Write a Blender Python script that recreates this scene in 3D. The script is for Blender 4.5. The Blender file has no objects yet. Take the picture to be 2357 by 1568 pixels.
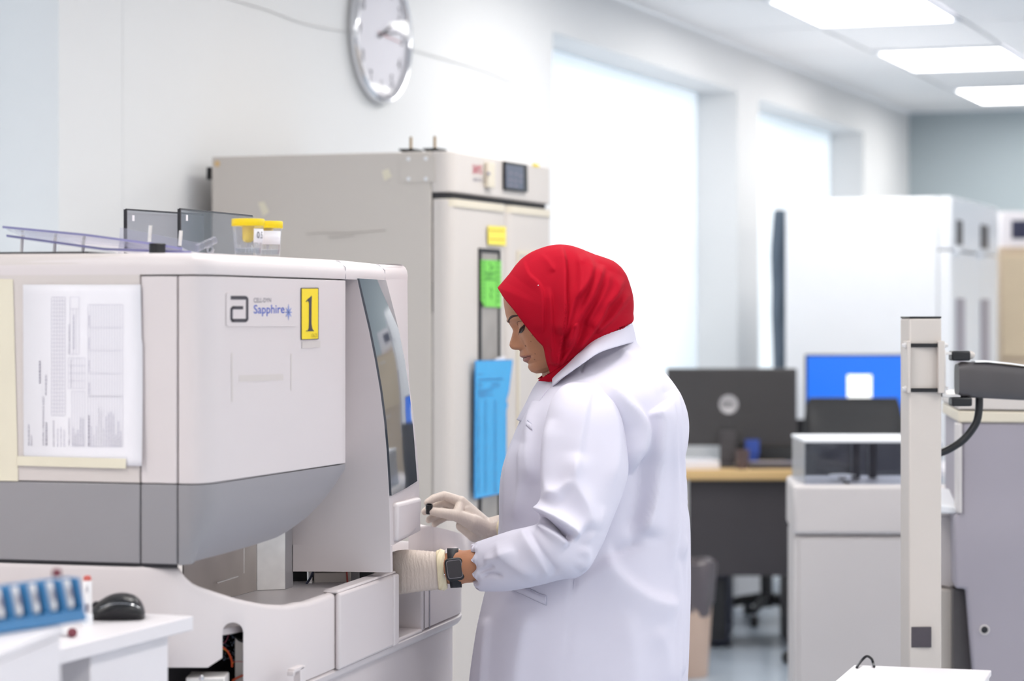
import bpy, bmesh, math, random
import numpy as np
from mathutils import Vector, Matrix
random.seed(7)

# ------------------------------------------------------------------ camera
IMG_W, IMG_H = 2357, 1568
FPX, CX, HY, CAMZ = 5500.0, 1178.5, 720.0, 1.48      # focal length in pixels, principal column, horizon row, eye height
scene = bpy.context.scene
COL = scene.collection
cd = bpy.data.cameras.new('camera')
cam = bpy.data.objects.new('camera', cd); COL.objects.link(cam)
cam.location = (0, 0, CAMZ); cam.rotation_euler = (math.pi/2, 0, 0)
cd.sensor_width = 36; cd.lens = FPX/IMG_W*36
cd.shift_y = -(IMG_H/2-HY)/IMG_W
cd.clip_start = 0.05
cd.dof.use_dof = True; cd.dof.focus_distance = 4.45; cd.dof.aperture_fstop = 3.6
scene.camera = cam
# ------------------------------------------------------------------ world / exposure
w = bpy.data.worlds.new('world'); scene.world = w; w.use_nodes = True
w.node_tree.nodes['Background'].inputs[0].default_value = (0.85, 0.92, 1.0, 1)
w.node_tree.nodes['Background'].inputs[1].default_value = 1.0
PANEL_STRENGTH = 9.0        # the ceiling panels
WINDOW_STRENGTH = 0.35      # daylight on the window blinds
scene.view_settings.view_transform = 'Standard'
scene.view_settings.look = 'None'
scene.view_settings.exposure = 0.30
scene.view_settings.gamma = 1.0
scene.cycles.max_bounces = 5; scene.cycles.diffuse_bounces = 3; scene.cycles.glossy_bounces = 3
scene.cycles.caustics_reflective = False; scene.cycles.caustics_refractive = False
scene.cycles.use_adaptive_sampling = True; scene.cycles.adaptive_threshold = 0.05; scene.cycles.adaptive_min_samples = 16; scene.cycles.use_light_tree = False
scene.cycles.transparent_max_bounces = 12
scene.cycles.sample_clamp_indirect = 6.0

# ------------------------------------------------------------------ helpers
def lin(c):
    c = c/255.0
    return c/12.92 if c <= 0.04045 else ((c+0.055)/1.055)**2.4
def rgb(r, g, b): return (lin(r), lin(g), lin(b), 1)
def at(px, py, Y): return Vector(((px-CX)*Y/FPX, Y, CAMZ-(py-HY)*Y/FPX))
def topx(p): return (CX+p[0]*FPX/p[1], HY-(p[2]-CAMZ)*FPX/p[1])
def onplane(px, py, p0, n):
    d = Vector(((px-CX)/FPX, 1, -(py-HY)/FPX)); c = Vector((0, 0, CAMZ))
    return c + d*((Vector(p0)-c).dot(n)/d.dot(n))
def interp(x, tab):
    return float(np.interp(x, [t[0] for t in tab], [t[1] for t in tab]))
def catmull(pts, n):
    """n samples along a Catmull-Rom curve through rows of numbers"""
    P = np.array(pts, float); m = len(P); out = []
    for i in range(n):
        t = i/(n-1)*(m-1); k = min(int(t), m-2); u = t-k
        p0 = P[max(k-1, 0)]; p1 = P[k]; p2 = P[k+1]; p3 = P[min(k+2, m-1)]
        out.append(0.5*((2*p1)+(-p0+p2)*u+(2*p0-5*p1+4*p2-p3)*u*u+(-p0+3*p1-3*p2+p3)*u**3))
    return np.array(out)

MATS = {}
def mat(name, col, rough=0.5, metal=0.0, var=0.03, scale=12.0, bump=0.0, bscale=200.0, spec=0.5, coat=0.0, emit=None, estr=0.0, sss=0.0, sheen=0.0):
    m = bpy.data.materials.new(name); m.use_nodes = True
    nt = m.node_tree; b = nt.nodes['Principled BSDF']
    b.inputs['Roughness'].default_value = rough
    b.inputs['Metallic'].default_value = metal
    b.inputs['Specular IOR Level'].default_value = spec
    b.inputs['Coat Weight'].default_value = coat
    if sheen: b.inputs['Sheen Weight'].default_value = sheen
    if sss:
        b.inputs['Subsurface Weight'].default_value = sss
        b.inputs['Subsurface Radius'].default_value = (0.01, 0.004, 0.002)
        b.inputs['Subsurface Scale'].default_value = 0.5
    b.inputs['Base Color'].default_value = col
    if emit:
        b.inputs['Emission Color'].default_value = emit; b.inputs['Emission Strength'].default_value = estr
    tc = nt.nodes.new('ShaderNodeTexCoord')
    if var:
        n = nt.nodes.new('ShaderNodeTexNoise'); n.inputs['Scale'].default_value = scale; n.inputs['Detail'].default_value = 1.5
        nt.links.new(tc.outputs['Object'], n.inputs['Vector'])
        mr = nt.nodes.new('ShaderNodeMapRange'); mr.inputs[3].default_value = 1-var; mr.inputs[4].default_value = 1+var
        nt.links.new(n.outputs['Fac'], mr.inputs[0])
        mx = nt.nodes.new('ShaderNodeMix'); mx.data_type = 'RGBA'; mx.blend_type = 'MULTIPLY'; mx.inputs[0].default_value = 1
        mx.inputs[6].default_value = col
        nt.links.new(mr.outputs[0], mx.inputs[7]); nt.links.new(mx.outputs[2], b.inputs['Base Color'])
    if bump:
        n2 = nt.nodes.new('ShaderNodeTexNoise'); n2.inputs['Scale'].default_value = bscale; n2.inputs['Detail'].default_value = 1
        nt.links.new(tc.outputs['Object'], n2.inputs['Vector'])
        bp = nt.nodes.new('ShaderNodeBump'); bp.inputs['Strength'].default_value = bump; bp.inputs['Distance'].default_value = 0.002
        nt.links.new(n2.outputs['Fac'], bp.inputs['Height']); nt.links.new(bp.outputs[0], b.inputs['Normal'])
    MATS[name] = m
    return m
def clear_mat(name, tint, gloss=0.12, rough=0.03, haze=0.0, hcol=(0.75, 0.75, 0.85, 1)):
    """a thin clear or tinted sheet: straight-through light and a surface reflection"""
    m = bpy.data.materials.new(name); m.use_nodes = True; nt = m.node_tree
    nt.nodes.remove(nt.nodes['Principled BSDF'])
    o = nt.nodes['Material Output']; t = nt.nodes.new('ShaderNodeBsdfTransparent'); g = nt.nodes.new('ShaderNodeBsdfGlossy')
    t.inputs[0].default_value = tint; g.inputs[0].default_value = (1, 1, 1, 1); g.inputs['Roughness'].default_value = rough
    f = nt.nodes.new('ShaderNodeLayerWeight'); pw = nt.nodes.new('ShaderNodeMath'); pw.operation = 'POWER'; pw.inputs[1].default_value = 5
    mth = nt.nodes.new('ShaderNodeMath'); mth.operation = 'MULTIPLY_ADD'; mth.inputs[1].default_value = 0.8; mth.inputs[2].default_value = gloss*0.3
    nt.links.new(f.outputs['Facing'], pw.inputs[0]); nt.links.new(pw.outputs[0], mth.inputs[0])
    mx = nt.nodes.new('ShaderNodeMixShader'); nt.links.new(mth.outputs[0], mx.inputs[0])
    nt.links.new(t.outputs[0], mx.inputs[1]); nt.links.new(g.outputs[0], mx.inputs[2])
    if haze:
        df = nt.nodes.new('ShaderNodeBsdfDiffuse'); df.inputs[0].default_value = hcol; m2 = nt.nodes.new('ShaderNodeMixShader'); m2.inputs[0].default_value = haze
        nt.links.new(mx.outputs[0], m2.inputs[1]); nt.links.new(df.outputs[0], m2.inputs[2]); nt.links.new(m2.outputs[0], o.inputs[0])
    else: nt.links.new(mx.outputs[0], o.inputs[0])
    MATS[name] = m
    return m

class MB:
    """collects geometry in world coordinates"""
    def __init__(s): s.v = []; s.f = []; s.mi = []
    def add(s, vs, fs, mi=0):
        o = len(s.v); s.v += [Vector(x) for x in vs]
        s.f += [tuple(o+i for i in f) for f in fs]; s.mi += [mi]*len(fs); return s
    def hexa(s, p, mi=0):   # 4 bottom + 4 top corners
        return s.add(p, [(3,2,1,0),(4,5,6,7),(0,1,5,4),(1,2,6,5),(2,3,7,6),(3,0,4,7)], mi)
    def box(s, c, ax, ay, az, mi=0):     # centre and three half-axis vectors
        c = Vector(c); ax = Vector(ax); ay = Vector(ay); az = Vector(az)
        p = [c-ax-ay-az, c+ax-ay-az, c+ax+ay-az, c-ax+ay-az, c-ax-ay+az, c+ax-ay+az, c+ax+ay+az, c-ax+ay+az]
        return s.hexa(p, mi)
    def prism(s, poly, vec, mi=0):
        n = len(poly); vec = Vector(vec); P = [Vector(p) for p in poly]
        fs = [tuple(range(n))[::-1], tuple(range(n, 2*n))] + [(i, (i+1) % n, n+(i+1) % n, n+i) for i in range(n)]
        return s.add(P+[p+vec for p in P], fs, mi)
    def loft(s, rings, closed=True, cap=True, mi=0):
        n = len(rings[0]); vs = [p for r in rings for p in r]; fs = []
        for j in range(len(rings)-1):
            for i in range(n if closed else n-1):
                a = j*n+i; b = j*n+(i+1) % n
                fs.append((a, b, b+n, a+n))
        if cap and closed:
            fs.append(tuple(range(n))[::-1]); fs.append(tuple((len(rings)-1)*n+i for i in range(n)))
        return s.add(vs, fs, mi)
    def tube(s, path, r, n=10, mi=0, cap=True):
        P = [Vector(p) for p in path]; R = r if isinstance(r, (list, tuple)) else [r]*len(P)
        rings = []; up = None
        for i, p in enumerate(P):
            t = (P[min(i+1, len(P)-1)]-P[max(i-1, 0)]).normalized()
            if up is None:
                up = t.orthogonal().normalized()
            up = (up-t*up.dot(t)).normalized(); sd = t.cross(up)
            rings.append([p+(up*math.cos(2*math.pi*k/n)+sd*math.sin(2*math.pi*k/n))*R[i] for k in range(n)])
        return s.loft(rings, True, cap, mi)
    def lathe(s, c, axis, prof, n=24, mi=0, cap=True):   # prof: (radius, height along axis)
        c = Vector(c); a = Vector(axis).normalized(); x = a.orthogonal().normalized(); y = a.cross(x)
        rings = [[c+a*h+(x*math.cos(2*math.pi*k/n)+y*math.sin(2*math.pi*k/n))*max(r, 1e-5) for k in range(n)] for r, h in prof]
        return s.loft(rings, True, cap, mi)

ORG = {}
def obj(name, mb, m, parent=None, smooth=True, angle=38, bevel=0.0, seg=2, solid=0.0, recalc=True, weld=0.0):
    me = bpy.data.meshes.new(name)
    V = [Vector(v) for v in mb.v]
    if parent is None:
        xs = [v.x for v in V]; ys = [v.y for v in V]; zs = [v.z for v in V]
        o = Vector(((min(xs)+max(xs))/2, (min(ys)+max(ys))/2, min(zs)))
    else: o = ORG[parent.name]
    me.from_pydata([v-o for v in V], [], mb.f)
    ms = m if isinstance(m, (list, tuple)) else [m]
    for x in ms: me.materials.append(x)
    me.polygons.foreach_set('material_index', mb.mi)
    if recalc or weld:
        bm = bmesh.new(); bm.from_mesh(me)
        if weld: bmesh.ops.remove_doubles(bm, verts=bm.verts, dist=weld)
        if recalc: bmesh.ops.recalc_face_normals(bm, faces=bm.faces)
        bm.to_mesh(me); bm.free()
    if smooth:
        me.shade_smooth(); me.set_sharp_from_angle(angle=math.radians(angle))
    ob = bpy.data.objects.new(name, me); COL.objects.link(ob)
    if parent is None: ob.location = o
    else: ob.parent = parent
    ORG[ob.name] = o
    if solid:
        md = ob.modifiers.new('solid', 'SOLIDIFY'); md.thickness = abs(solid); md.offset = -1 if solid > 0 else 1
    if bevel:
        md = ob.modifiers.new('bevel', 'BEVEL'); md.width = bevel; md.segments = seg; md.limit_method = 'ANGLE'; md.angle_limit = math.radians(35)
    return ob
def bake(ob):
    dg = bpy.context.evaluated_depsgraph_get(); dg.update()
    me = bpy.data.meshes.new_from_object(ob.evaluated_get(dg), depsgraph=dg)
    ob.modifiers.clear(); ob.data = me
    return ob
def tag(o, label, cat, group=None, kind=None):
    o['label'] = label
    if cat: o['category'] = cat
    if group: o['group'] = group
    if kind: o['kind'] = kind
    return o
def thing(name, label, cat, loc, group=None):
    o = bpy.data.objects.new(name, None); COL.objects.link(o); o.location = loc
    o.empty_display_size = 0.1
    ORG[o.name] = Vector(loc)
    return tag(o, label, cat, group)
def struct(o, label=None):
    o['kind'] = 'structure'
    if label: o['label'] = label
    return o
def boxobj(name, c, ax, ay, az, m, parent=None, bevel=0.004, seg=2):
    return obj(name, MB().box(c, ax, ay, az), m, parent, bevel=bevel, seg=seg)
def text_mesh(txt, bold=False, extr=0.0):
    cu = bpy.data.curves.new('t', 'FONT'); cu.body = txt; cu.resolution_u = 3
    if bold: cu.offset = 0.012
    ob = bpy.data.objects.new('t', cu); COL.objects.link(ob)
    dg = bpy.context.evaluated_depsgraph_get(); dg.update()
    me = bpy.data.meshes.new_from_object(ob.evaluated_get(dg))
    vs = [v.co.copy() for v in me.vertices]; fs = [tuple(p.vertices) for p in me.polygons]
    bpy.data.objects.remove(ob); bpy.data.curves.remove(cu); bpy.data.meshes.remove(me)
    return vs, fs
def put_text(mb, txt, fn, bold=False, mi=0):
    """fn(u,v): u 0..1 along the line, v 0..1 bottom to top -> world point"""
    vs, fs = text_mesh(txt, bold)
    if not vs: return
    x0 = min(v.x for v in vs); x1 = max(v.x for v in vs); y0 = min(v.y for v in vs); y1 = max(v.y for v in vs)
    mb.add([fn((v.x-x0)/(x1-x0), (v.y-y0)/(y1-y0)) for v in vs], fs, mi)
def quad_fn(a, b, c, d):
    """bottom-left, bottom-right, top-right, top-left corners -> bilinear map"""
    a, b, c, d = map(Vector, (a, b, c, d))
    return lambda u, v: a*(1-u)*(1-v)+b*u*(1-v)+c*u*v+d*(1-u)*v
def dup(root, loc, label=None):
    r = root.copy(); COL.objects.link(r); r.location = loc; ORG[r.name] = Vector(loc)
    if label: r['label'] = label
    for ch in list(root.children):
        c = ch.copy(); COL.objects.link(c); c.parent = r
        for g in ch.children:
            d = g.copy(); COL.objects.link(d); d.parent = c
    return r
Z = Vector((0, 0, 1))

# ------------------------------------------------------------------ materials
M_wall = mat('wall_paint', rgb(234, 234, 235), 0.6, var=0.012, scale=1.5)
M_wallshade = mat('wall_paint_shaded', rgb(176, 188, 194), 0.6, var=0.012, scale=1.5)  # back wall stands in shadow; that shade is put into this colour
M_ceil = mat('ceiling_tile', rgb(248, 247, 248), 0.8, var=0.01, scale=30)
M_grid = mat('ceiling_grid', rgb(186, 186, 194), 0.5, var=0.012)
M_floor = mat('vinyl_floor', rgb(184, 196, 210), 0.22, var=0.05, scale=3)
M_panel = mat('panel_light', (1, 1, 1, 1), 0.5, var=0, emit=(1.0, 0.97, 0.925, 1), estr=PANEL_STRENGTH)
M_blind = mat('backlit_blind', rgb(245, 248, 252), 0.7, var=0, emit=(0.72, 0.88, 1.0, 1), estr=WINDOW_STRENGTH)
M_mach = mat('instrument_white', rgb(222, 213, 214), 0.42, var=0.012, scale=6)
M_machb = mat('instrument_cream', rgb(214, 205, 202), 0.45, var=0.015, scale=5)
M_band = mat('instrument_grey', rgb(152, 149, 153), 0.35, var=0.03, scale=5)
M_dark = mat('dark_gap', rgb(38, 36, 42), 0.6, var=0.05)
M_black = mat('black_plastic', rgb(26, 26, 30), 0.35, var=0.05)
M_blackm = mat('black_matte', rgb(34, 34, 40), 0.6, var=0.05)
M_metal = mat('brushed_steel', rgb(236, 232, 230), 0.42, 0.5, var=0.12, scale=40)
M_metald = mat('dull_steel', rgb(188, 180, 174), 0.42, 0.6, var=0.2, scale=14)
M_chrome = mat('chrome', rgb(225, 225, 228), 0.08, 1.0, var=0)
M_mirror = mat('dark_glass', rgb(74, 80, 90), 0.05, 0.0, var=0, spec=0.7, coat=0.4)
M_fridge = mat('refrigerator_paint', rgb(208, 200, 193), 0.42, var=0.015, scale=4)
M_fridgel = mat('refrigerator_door', rgb(216, 208, 203), 0.4, var=0.012, scale=4)
M_cream = mat('cream_plastic', rgb(226, 216, 198), 0.45, var=0.03)
M_paper = mat('paper', rgb(243, 240, 246), 0.7, var=0.01)
M_ink = mat('ink_grey', rgb(150, 146, 160), 0.8, var=0)
M_inkl = mat('ink_light', rgb(205, 202, 216), 0.8, var=0)
M_inkd = mat('ink_dark', rgb(70, 66, 74), 0.7, var=0)
M_tape = mat('masking_tape', rgb(230, 222, 202), 0.55, var=0.04, scale=20)
M_blueink = mat('blue_ink', rgb(66, 92, 186), 0.6, var=0)
M_lilac = mat('lilac_ink', rgb(138, 152, 208), 0.6, var=0)
M_yellow = mat('yellow_label', rgb(255, 226, 44), 0.35, var=0.03)
M_ylid = mat('yellow_lid', rgb(255, 220, 0), 0.4, var=0.03)
M_green = mat('green_paper', rgb(128, 218, 92), 0.65, var=0.04)
M_greend = mat('green_ink', rgb(66, 136, 60), 0.7, var=0)
M_blue = mat('blue_sheet', rgb(72, 178, 240), 0.22, var=0.05, scale=6)
M_blued = mat('blue_sheet_ink', rgb(44, 124, 186), 0.4, var=0)
M_white = mat('white_laminate', rgb(236, 231, 235), 0.4, var=0.012)
M_whitec = mat('white_enamel', rgb(238, 240, 245), 0.35, var=0.012)
M_post = mat('post_paint', rgb(208, 200, 194), 0.4, var=0.02)
M_lilacg = mat('lilac_grey_plastic', rgb(166, 160, 170), 0.5, var=0.02)
M_warmg = mat('warm_grey_plastic', rgb(214, 208, 208), 0.45, var=0.015)
M_arm = mat('charcoal_plastic', rgb(78, 74, 76), 0.4, var=0.04)
M_wood = mat('maple_laminate', rgb(224, 188, 132), 0.45, var=0.06, scale=8)
M_woodb = mat('pale_oak', rgb(202, 182, 158), 0.5, var=0.05, scale=6)
M_desk = mat('dark_panel', rgb(66, 62, 66), 0.6, var=0.05)
M_bin = mat('beige_bin', rgb(206, 178, 160), 0.5, var=0.03)
M_bag = mat('bin_liner', rgb(92, 84, 88), 0.35, var=0.1, bump=0.5, bscale=60)
M_navy = mat('navy_plastic', rgb(44, 46, 72), 0.5, var=0.05)
M_screen = mat('blue_screen', rgb(20, 90, 200), 0.3, var=0.02, emit=rgb(28, 112, 222), estr=0.6)
M_screenw = mat('screen_window', (1, 1, 1, 1), 0.4, var=0, emit=rgb(238, 242, 238), estr=0.9)
M_rack = mat('blue_rack', rgb(44, 116, 170), 0.4, var=0.06, scale=30)
M_tubew = mat('tube_label', rgb(240, 238, 240), 0.5, var=0.03)
M_red = mat('tube_stopper', rgb(198, 92, 84), 0.5, var=0.05)
M_dred = mat('dark_stopper', rgb(120, 54, 66), 0.5, var=0.05)
M_skin = mat('skin', rgb(190, 132, 99), 0.5, var=0.07, scale=45, sss=0)
M_lip = mat('lips', rgb(158, 98, 88), 0.4, var=0.05)
M_hair = mat('brow_hair', rgb(66, 46, 40), 0.8, var=0.1)
M_hijab = mat('red_crepe', rgb(174, 4, 34), 0.8, var=0.05, scale=400, bump=0.12, bscale=1200, spec=0.15)
M_coat = mat('white_cotton', rgb(224, 221, 236), 0.8, var=0.008, scale=60, spec=0.2)
M_seam = mat('coat_seam', rgb(196, 194, 212), 0.8, var=0)
M_glove = mat('latex', rgb(222, 206, 195), 0.45, var=0.04, scale=60)
M_glovec = mat('latex_cuff', rgb(244, 228, 194), 0.45, var=0.03, scale=60)
M_clear = clear_mat('clear_acrylic', (0.93, 0.93, 0.97, 1), haze=0.10)
M_smoke = clear_mat('smoked_acrylic', (0.80, 0.80, 0.83, 1), haze=0.05, hcol=(0.2, 0.2, 0.22, 1))
M_glass = clear_mat('clear_glass', (0.9, 0.92, 0.96, 1))
M_glassd = clear_mat('tinted_glass', (0.82, 0.84, 0.88, 1))
M_edge = mat('acrylic_edge', rgb(150, 148, 196), 0.2, var=0.05)
M_cup = clear_mat('cup_plastic', (0.975, 0.975, 0.98, 1), haze=0.05)
M_cglass = clear_mat('dial_glass', (0.985, 0.985, 0.99, 1), gloss=0.05)
M_water = clear_mat('specimen_liquid', (0.86, 0.89, 0.92, 1))
M_orange = mat('orange_wire', rgb(214, 84, 44), 0.5, var=0.03)
M_wire = mat('wall_cable', rgb(232, 230, 230), 0.5, var=0.02)

# ------------------------------------------------------------------ the room (aligned with the left wall)
AW = math.radians(20.8)
DW = Vector((math.sin(AW), math.cos(AW), 0))       # along the left wall, away from the camera
NW = Vector((math.cos(AW), -math.sin(AW), 0))      # out of the wall into the room
KS = 1.156
DWs, NWs = DW*KS, NW*KS                            # room lengths below are in units of KS metres
PW = Vector((-0.823, 6.05, 0))*KS
CEIL = 2.89
def W(t, wd, z): return PW + DWs*t + NWs*wd + Z*z
T0, T1, WID = -9.0, 9.15, 6.6
SOF, REC, SILL = 2.65, 0.22, 0.95
openings = [(-3.1, -0.61), (2.73, 5.22), (5.60, 7.87)]
# left wall with its window recesses, one mesh
mb = MB()
def wq(t0, t1, z0, z1, wd=0.0): mb.add([W(t0, wd, z0), W(t1, wd, z0), W(t1, wd, z1), W(t0, wd, z1)], [(0, 1, 2, 3)])
prev = T0
for a, b in openings:
    wq(prev, a, 0, CEIL); wq(a, b, SOF, CEIL); wq(a, b, 0, SILL)
    mb.add([W(a, 0, SILL), W(a, -REC, SILL), W(a, -REC, SOF), W(a, 0, SOF)], [(0, 1, 2, 3)])
    mb.add([W(b, 0, SILL), W(b, -REC, SILL), W(b, -REC, SOF), W(b, 0, SOF)], [(0, 1, 2, 3)])
    mb.add([W(a, 0, SOF), W(b, 0, SOF), W(b, -REC, SOF), W(a, -REC, SOF)], [(0, 1, 2, 3)])
    mb.add([W(a, 0, SILL), W(b, 0, SILL), W(b, -REC, SILL), W(a, -REC, SILL)], [(0, 1, 2, 3)])
    prev = b
wq(prev, T1, 0, CEIL)
struct(obj('wall_left', mb, M_wall, smooth=False, weld=0.0005))
for i, (a, b) in enumerate(openings):
    fr = MB()
    for z0, z1, t0, t1 in ((SILL, SILL+0.05, a, b), (SOF-0.05, SOF, a, b), (SILL+0.05, SOF-0.05, a, a+0.05), (SILL+0.05, SOF-0.05, b-0.05, b)):
        fr.box(W((t0+t1)/2, -REC+0.012, (z0+z1)/2), DWs*(t1-t0)/2, NWs*0.012, Z*(z1-z0)/2)
    wo = struct(obj('window_%d' % (i+1), fr, M_whitec, smooth=False), 'white window frame deep in a wall recess')
    bl = MB().add([W(a+0.005, -REC+0.03, SILL+0.004), W(b-0.005, -REC+0.03, SILL+0.004), W(b-0.005, -REC+0.03, SOF-0.004), W(a+0.005, -REC+0.03, SOF-0.004)], [(0, 1, 2, 3)])
    obj('roller_blind', bl, M_blind, wo, smooth=False)
def plane(name, pts, m, label=None):
    return struct(obj(name, MB().add(pts, [(0, 1, 2, 3)]), m, smooth=False, recalc=False), label)
plane('wall_back', [W(T1, 0, 0), W(T1, WID, 0), W(T1, WID, CEIL), W(T1, 0, CEIL)], M_wallshade)
plane('wall_right', [W(T0, WID, 0), W(T1, WID, 0), W(T1, WID, CEIL), W(T0, WID, CEIL)], M_wall)
plane('wall_front', [W(T0, 0, 0), W(T0, WID, 0), W(T0, WID, CEIL), W(T0, 0, CEIL)], M_wall)
plane('floor', [W(T0, 0, 0), W(T1, 0, 0), W(T1, WID, 0), W(T0, WID, 0)], M_floor)
ceil = plane('ceiling', [W(T0, 0, CEIL+0.02), W(T1, 0, CEIL+0.02), W(T1, WID, CEIL+0.02), W(T0, WID, CEIL+0.02)], M_grid)
# suspended tiles and light panels share one grid
TP, WP = 1.0, 0.62
L0 = 4.637
rows = [0.52+WP*k for k in range(-1, 11)]
light_cells = set()
for kw in (1, 5, 9):
    for k in range(-6, 3):
        if kw > 1 or k not in (-2, -3): light_cells.add((kw, 2*k-1))
light_cells |= {(2, -5), (2, -7)}  # two unseen panels added off the rows to brighten left wall and refrigerator side
def cell(kt, kw): return L0+TP*kt, 0.52+WP*(kw-1)     # near-end t, left edge w
me_t = None
for kt in range(-13, 5):
    for kw in range(0, 11):
        t0, w0 = cell(kt, kw)
        t1 = min(t0+TP, T1); w1 = min(w0+WP, WID); t0 = max(t0, T0); w0 = max(w0, 0)
        if (kw, kt) in light_cells or t1-t0 < 0.05 or w1-w0 < 0.05: continue
        tb = MB().box(W((t0+t1)/2, (w0+w1)/2, CEIL+0.006), DWs*((t1-t0)/2-0.008), NWs*((w1-w0)/2-0.008), Z*0.006)
        obj('ceiling_tile', tb, M_ceil, ceil, smooth=False)
i = 0
for (kw, kt) in sorted(light_cells):
    t0, w0 = cell(kt, kw)
    if t0 < T0 or t0+TP > T1+0.3: continue
    c = W(t0+TP/2, w0+WP/2, CEIL)
    vis = {(1, -1): 'large square ceiling light panel at the top right, nearest of the three in view', (1, 1): 'middle one of the three ceiling light panels at the top right',
           (1, 3): 'farthest of the three ceiling light panels, cut by the right edge'}
    lp = thing('ceiling_light', vis.get((kw, kt), 'out-of-view ceiling light panel, of the regular rows or added for brightness'), 'ceiling light', c, 'recessed ceiling light panels')
    da, db = DWs*(TP/2-0.07), NWs*(WP/2-0.03)
    obj('diffuser', MB().add([c-Z*0.001-da-db, c-Z*0.001-da+db, c-Z*0.001+da+db, c-Z*0.001+da-db], [(0, 1, 2, 3)]), M_panel, lp, smooth=False, recalc=False)
    fr = MB()
    for s in (-1, 1):
        fr.box(c+DWs*s*(TP/2-0.038), DWs*0.03, NWs*(WP/2-0.008), Z*0.008); fr.box(c+NWs*s*(WP/2-0.019), DWs*(TP/2-0.068), NWs*0.011, Z*0.008)
    obj('light_frame', fr, M_whitec, lp, smooth=False)
# baseboard and the faint board joint in the left wall
for i, (a, b) in enumerate(((T0, T1),)):
    struct(obj('baseboard_left', MB().box(W((a+b)/2, 0.008, 0.05), DWs*(b-a)/2, NWs*0.008, Z*0.05), M_whitec, smooth=False))
pj = onplane(283, 200, W(0, 0, 0), NW); tj = (pj-PW).dot(DW)/KS
struct(obj('trim_1', MB().box(W(tj, 0.0004, 1.85), DWs*0.0025, NWs*0.0006, Z*0.85), M_wall, smooth=False), 'flat vertical joint strip in the white wall')
# thin cable running over the wall behind the clock
cp = [onplane(x, y, W(0, 0.004, 0), NW) for x, y in catmull([(505, -12), (560, 6), (620, 24), (700, 54), (790, 72), (870, 92), (945, 113), (1030, 138), (1105, 160), (1180, 190)], 40)]
tag(obj('wall_cable', MB().tube(cp, 0.0022, 6), M_wire), 'thin pale cable sagging across the white wall behind the clock', 'cable')

# ------------------------------------------------------------------ wall clock
pc = onplane(866, 79, W(0, 0, 0), NW)
ck = thing('wall_clock', 'round wall clock with chrome rim, cut by the top edge of the photo', 'clock', pc)
R = 0.241
obj('clock_case', MB().lathe(pc, NW, [(R*0.93, 0.0), (R*0.985, 0.004), (R*0.995, 0.02), (R*0.985, 0.032), (R*0.96, 0.038), (R*0.93, 0.036), (R*0.915, 0.028), (R*0.91, 0.018)], 72, cap=False), M_chrome, ck, angle=60)
obj('clock_dial', MB().lathe(pc, NW, [(R*0.91, 0.012), (R*0.9, 0.018), (0.0, 0.018)], 64), M_paper, ck)
up_c, ri_c = Z, DW
num = MB()
for h in range(1, 13):
    a = math.radians(h*30); c0 = pc+NW*0.0192+up_c*math.cos(a)*R*0.74+ri_c*math.sin(a)*R*0.74
    wd_, ht_ = (0.021 if h < 10 else 0.036), 0.044
    put_text(num, str(h), quad_fn(c0-ri_c*wd_/2-up_c*ht_/2, c0+ri_c*wd_/2-up_c*ht_/2, c0+ri_c*wd_/2+up_c*ht_/2, c0-ri_c*wd_/2+up_c*ht_/2), True)
for k in range(60):
    a = math.radians(k*6); dr = up_c*math.cos(a)+ri_c*math.sin(a); sd = ri_c*math.cos(a)-up_c*math.sin(a)
    num.box(pc+NW*0.0192+dr*R*0.865, dr*0.004, sd*(0.0014 if k % 5 == 0 else 0.0006), NW*0.0002)
obj('numerals', num, M_inkd, ck, smooth=False)
for nm, ang, ln, wd_, m in (('hour_hand', 66, 0.10, 0.006, M_inkd), ('minute_hand', 82, 0.15, 0.004, M_inkd), ('second_hand', 95, 0.16, 0.0018, M_red)):
    a = math.radians(ang); dr = up_c*math.cos(a)+ri_c*math.sin(a); sd = ri_c*math.cos(a)-up_c*math.sin(a)
    o0 = pc+NW*0.022
    obj(nm, MB().prism([o0-dr*0.03-sd*wd_, o0+dr*ln-sd*wd_*0.5, o0+dr*ln+sd*wd_*0.5, o0-dr*0.03+sd*wd_], NW*0.001), m, ck, smooth=False)
obj('clock_glass', MB().lathe(pc, NW, [(R*0.925, 0.031), (R*0.6, 0.0335), (0.0, 0.0345)], 48, cap=False), M_cglass, ck, recalc=True)

# ------------------------------------------------------------------ laboratory refrigerator against the wall
FC = at(1040, 720, 6.70); FC.z = 0
def FR(t, wd, z): return FC + DWs*t + NWs*wd + Z*z        # t along the front, wd out of the front
HF = CAMZ+(720-347)*6.7/FPX
fd = 0.655
fg = thing('laboratory_refrigerator', 'tall beige upright laboratory refrigerator with twin glass doors against the wall', 'refrigerator', FR(0.37, -fd/2, 0))
FWID = 0.725
zsplit = CAMZ+(720-447)*6.7/FPX
obj('cabinet', MB().box(FR(FWID/2, -fd/2-0.027, HF/2+0.04), DWs*FWID/2, NWs*(fd/2-0.027), Z*(HF/2-0.04)), M_fridge, fg, bevel=0.004)
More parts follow.
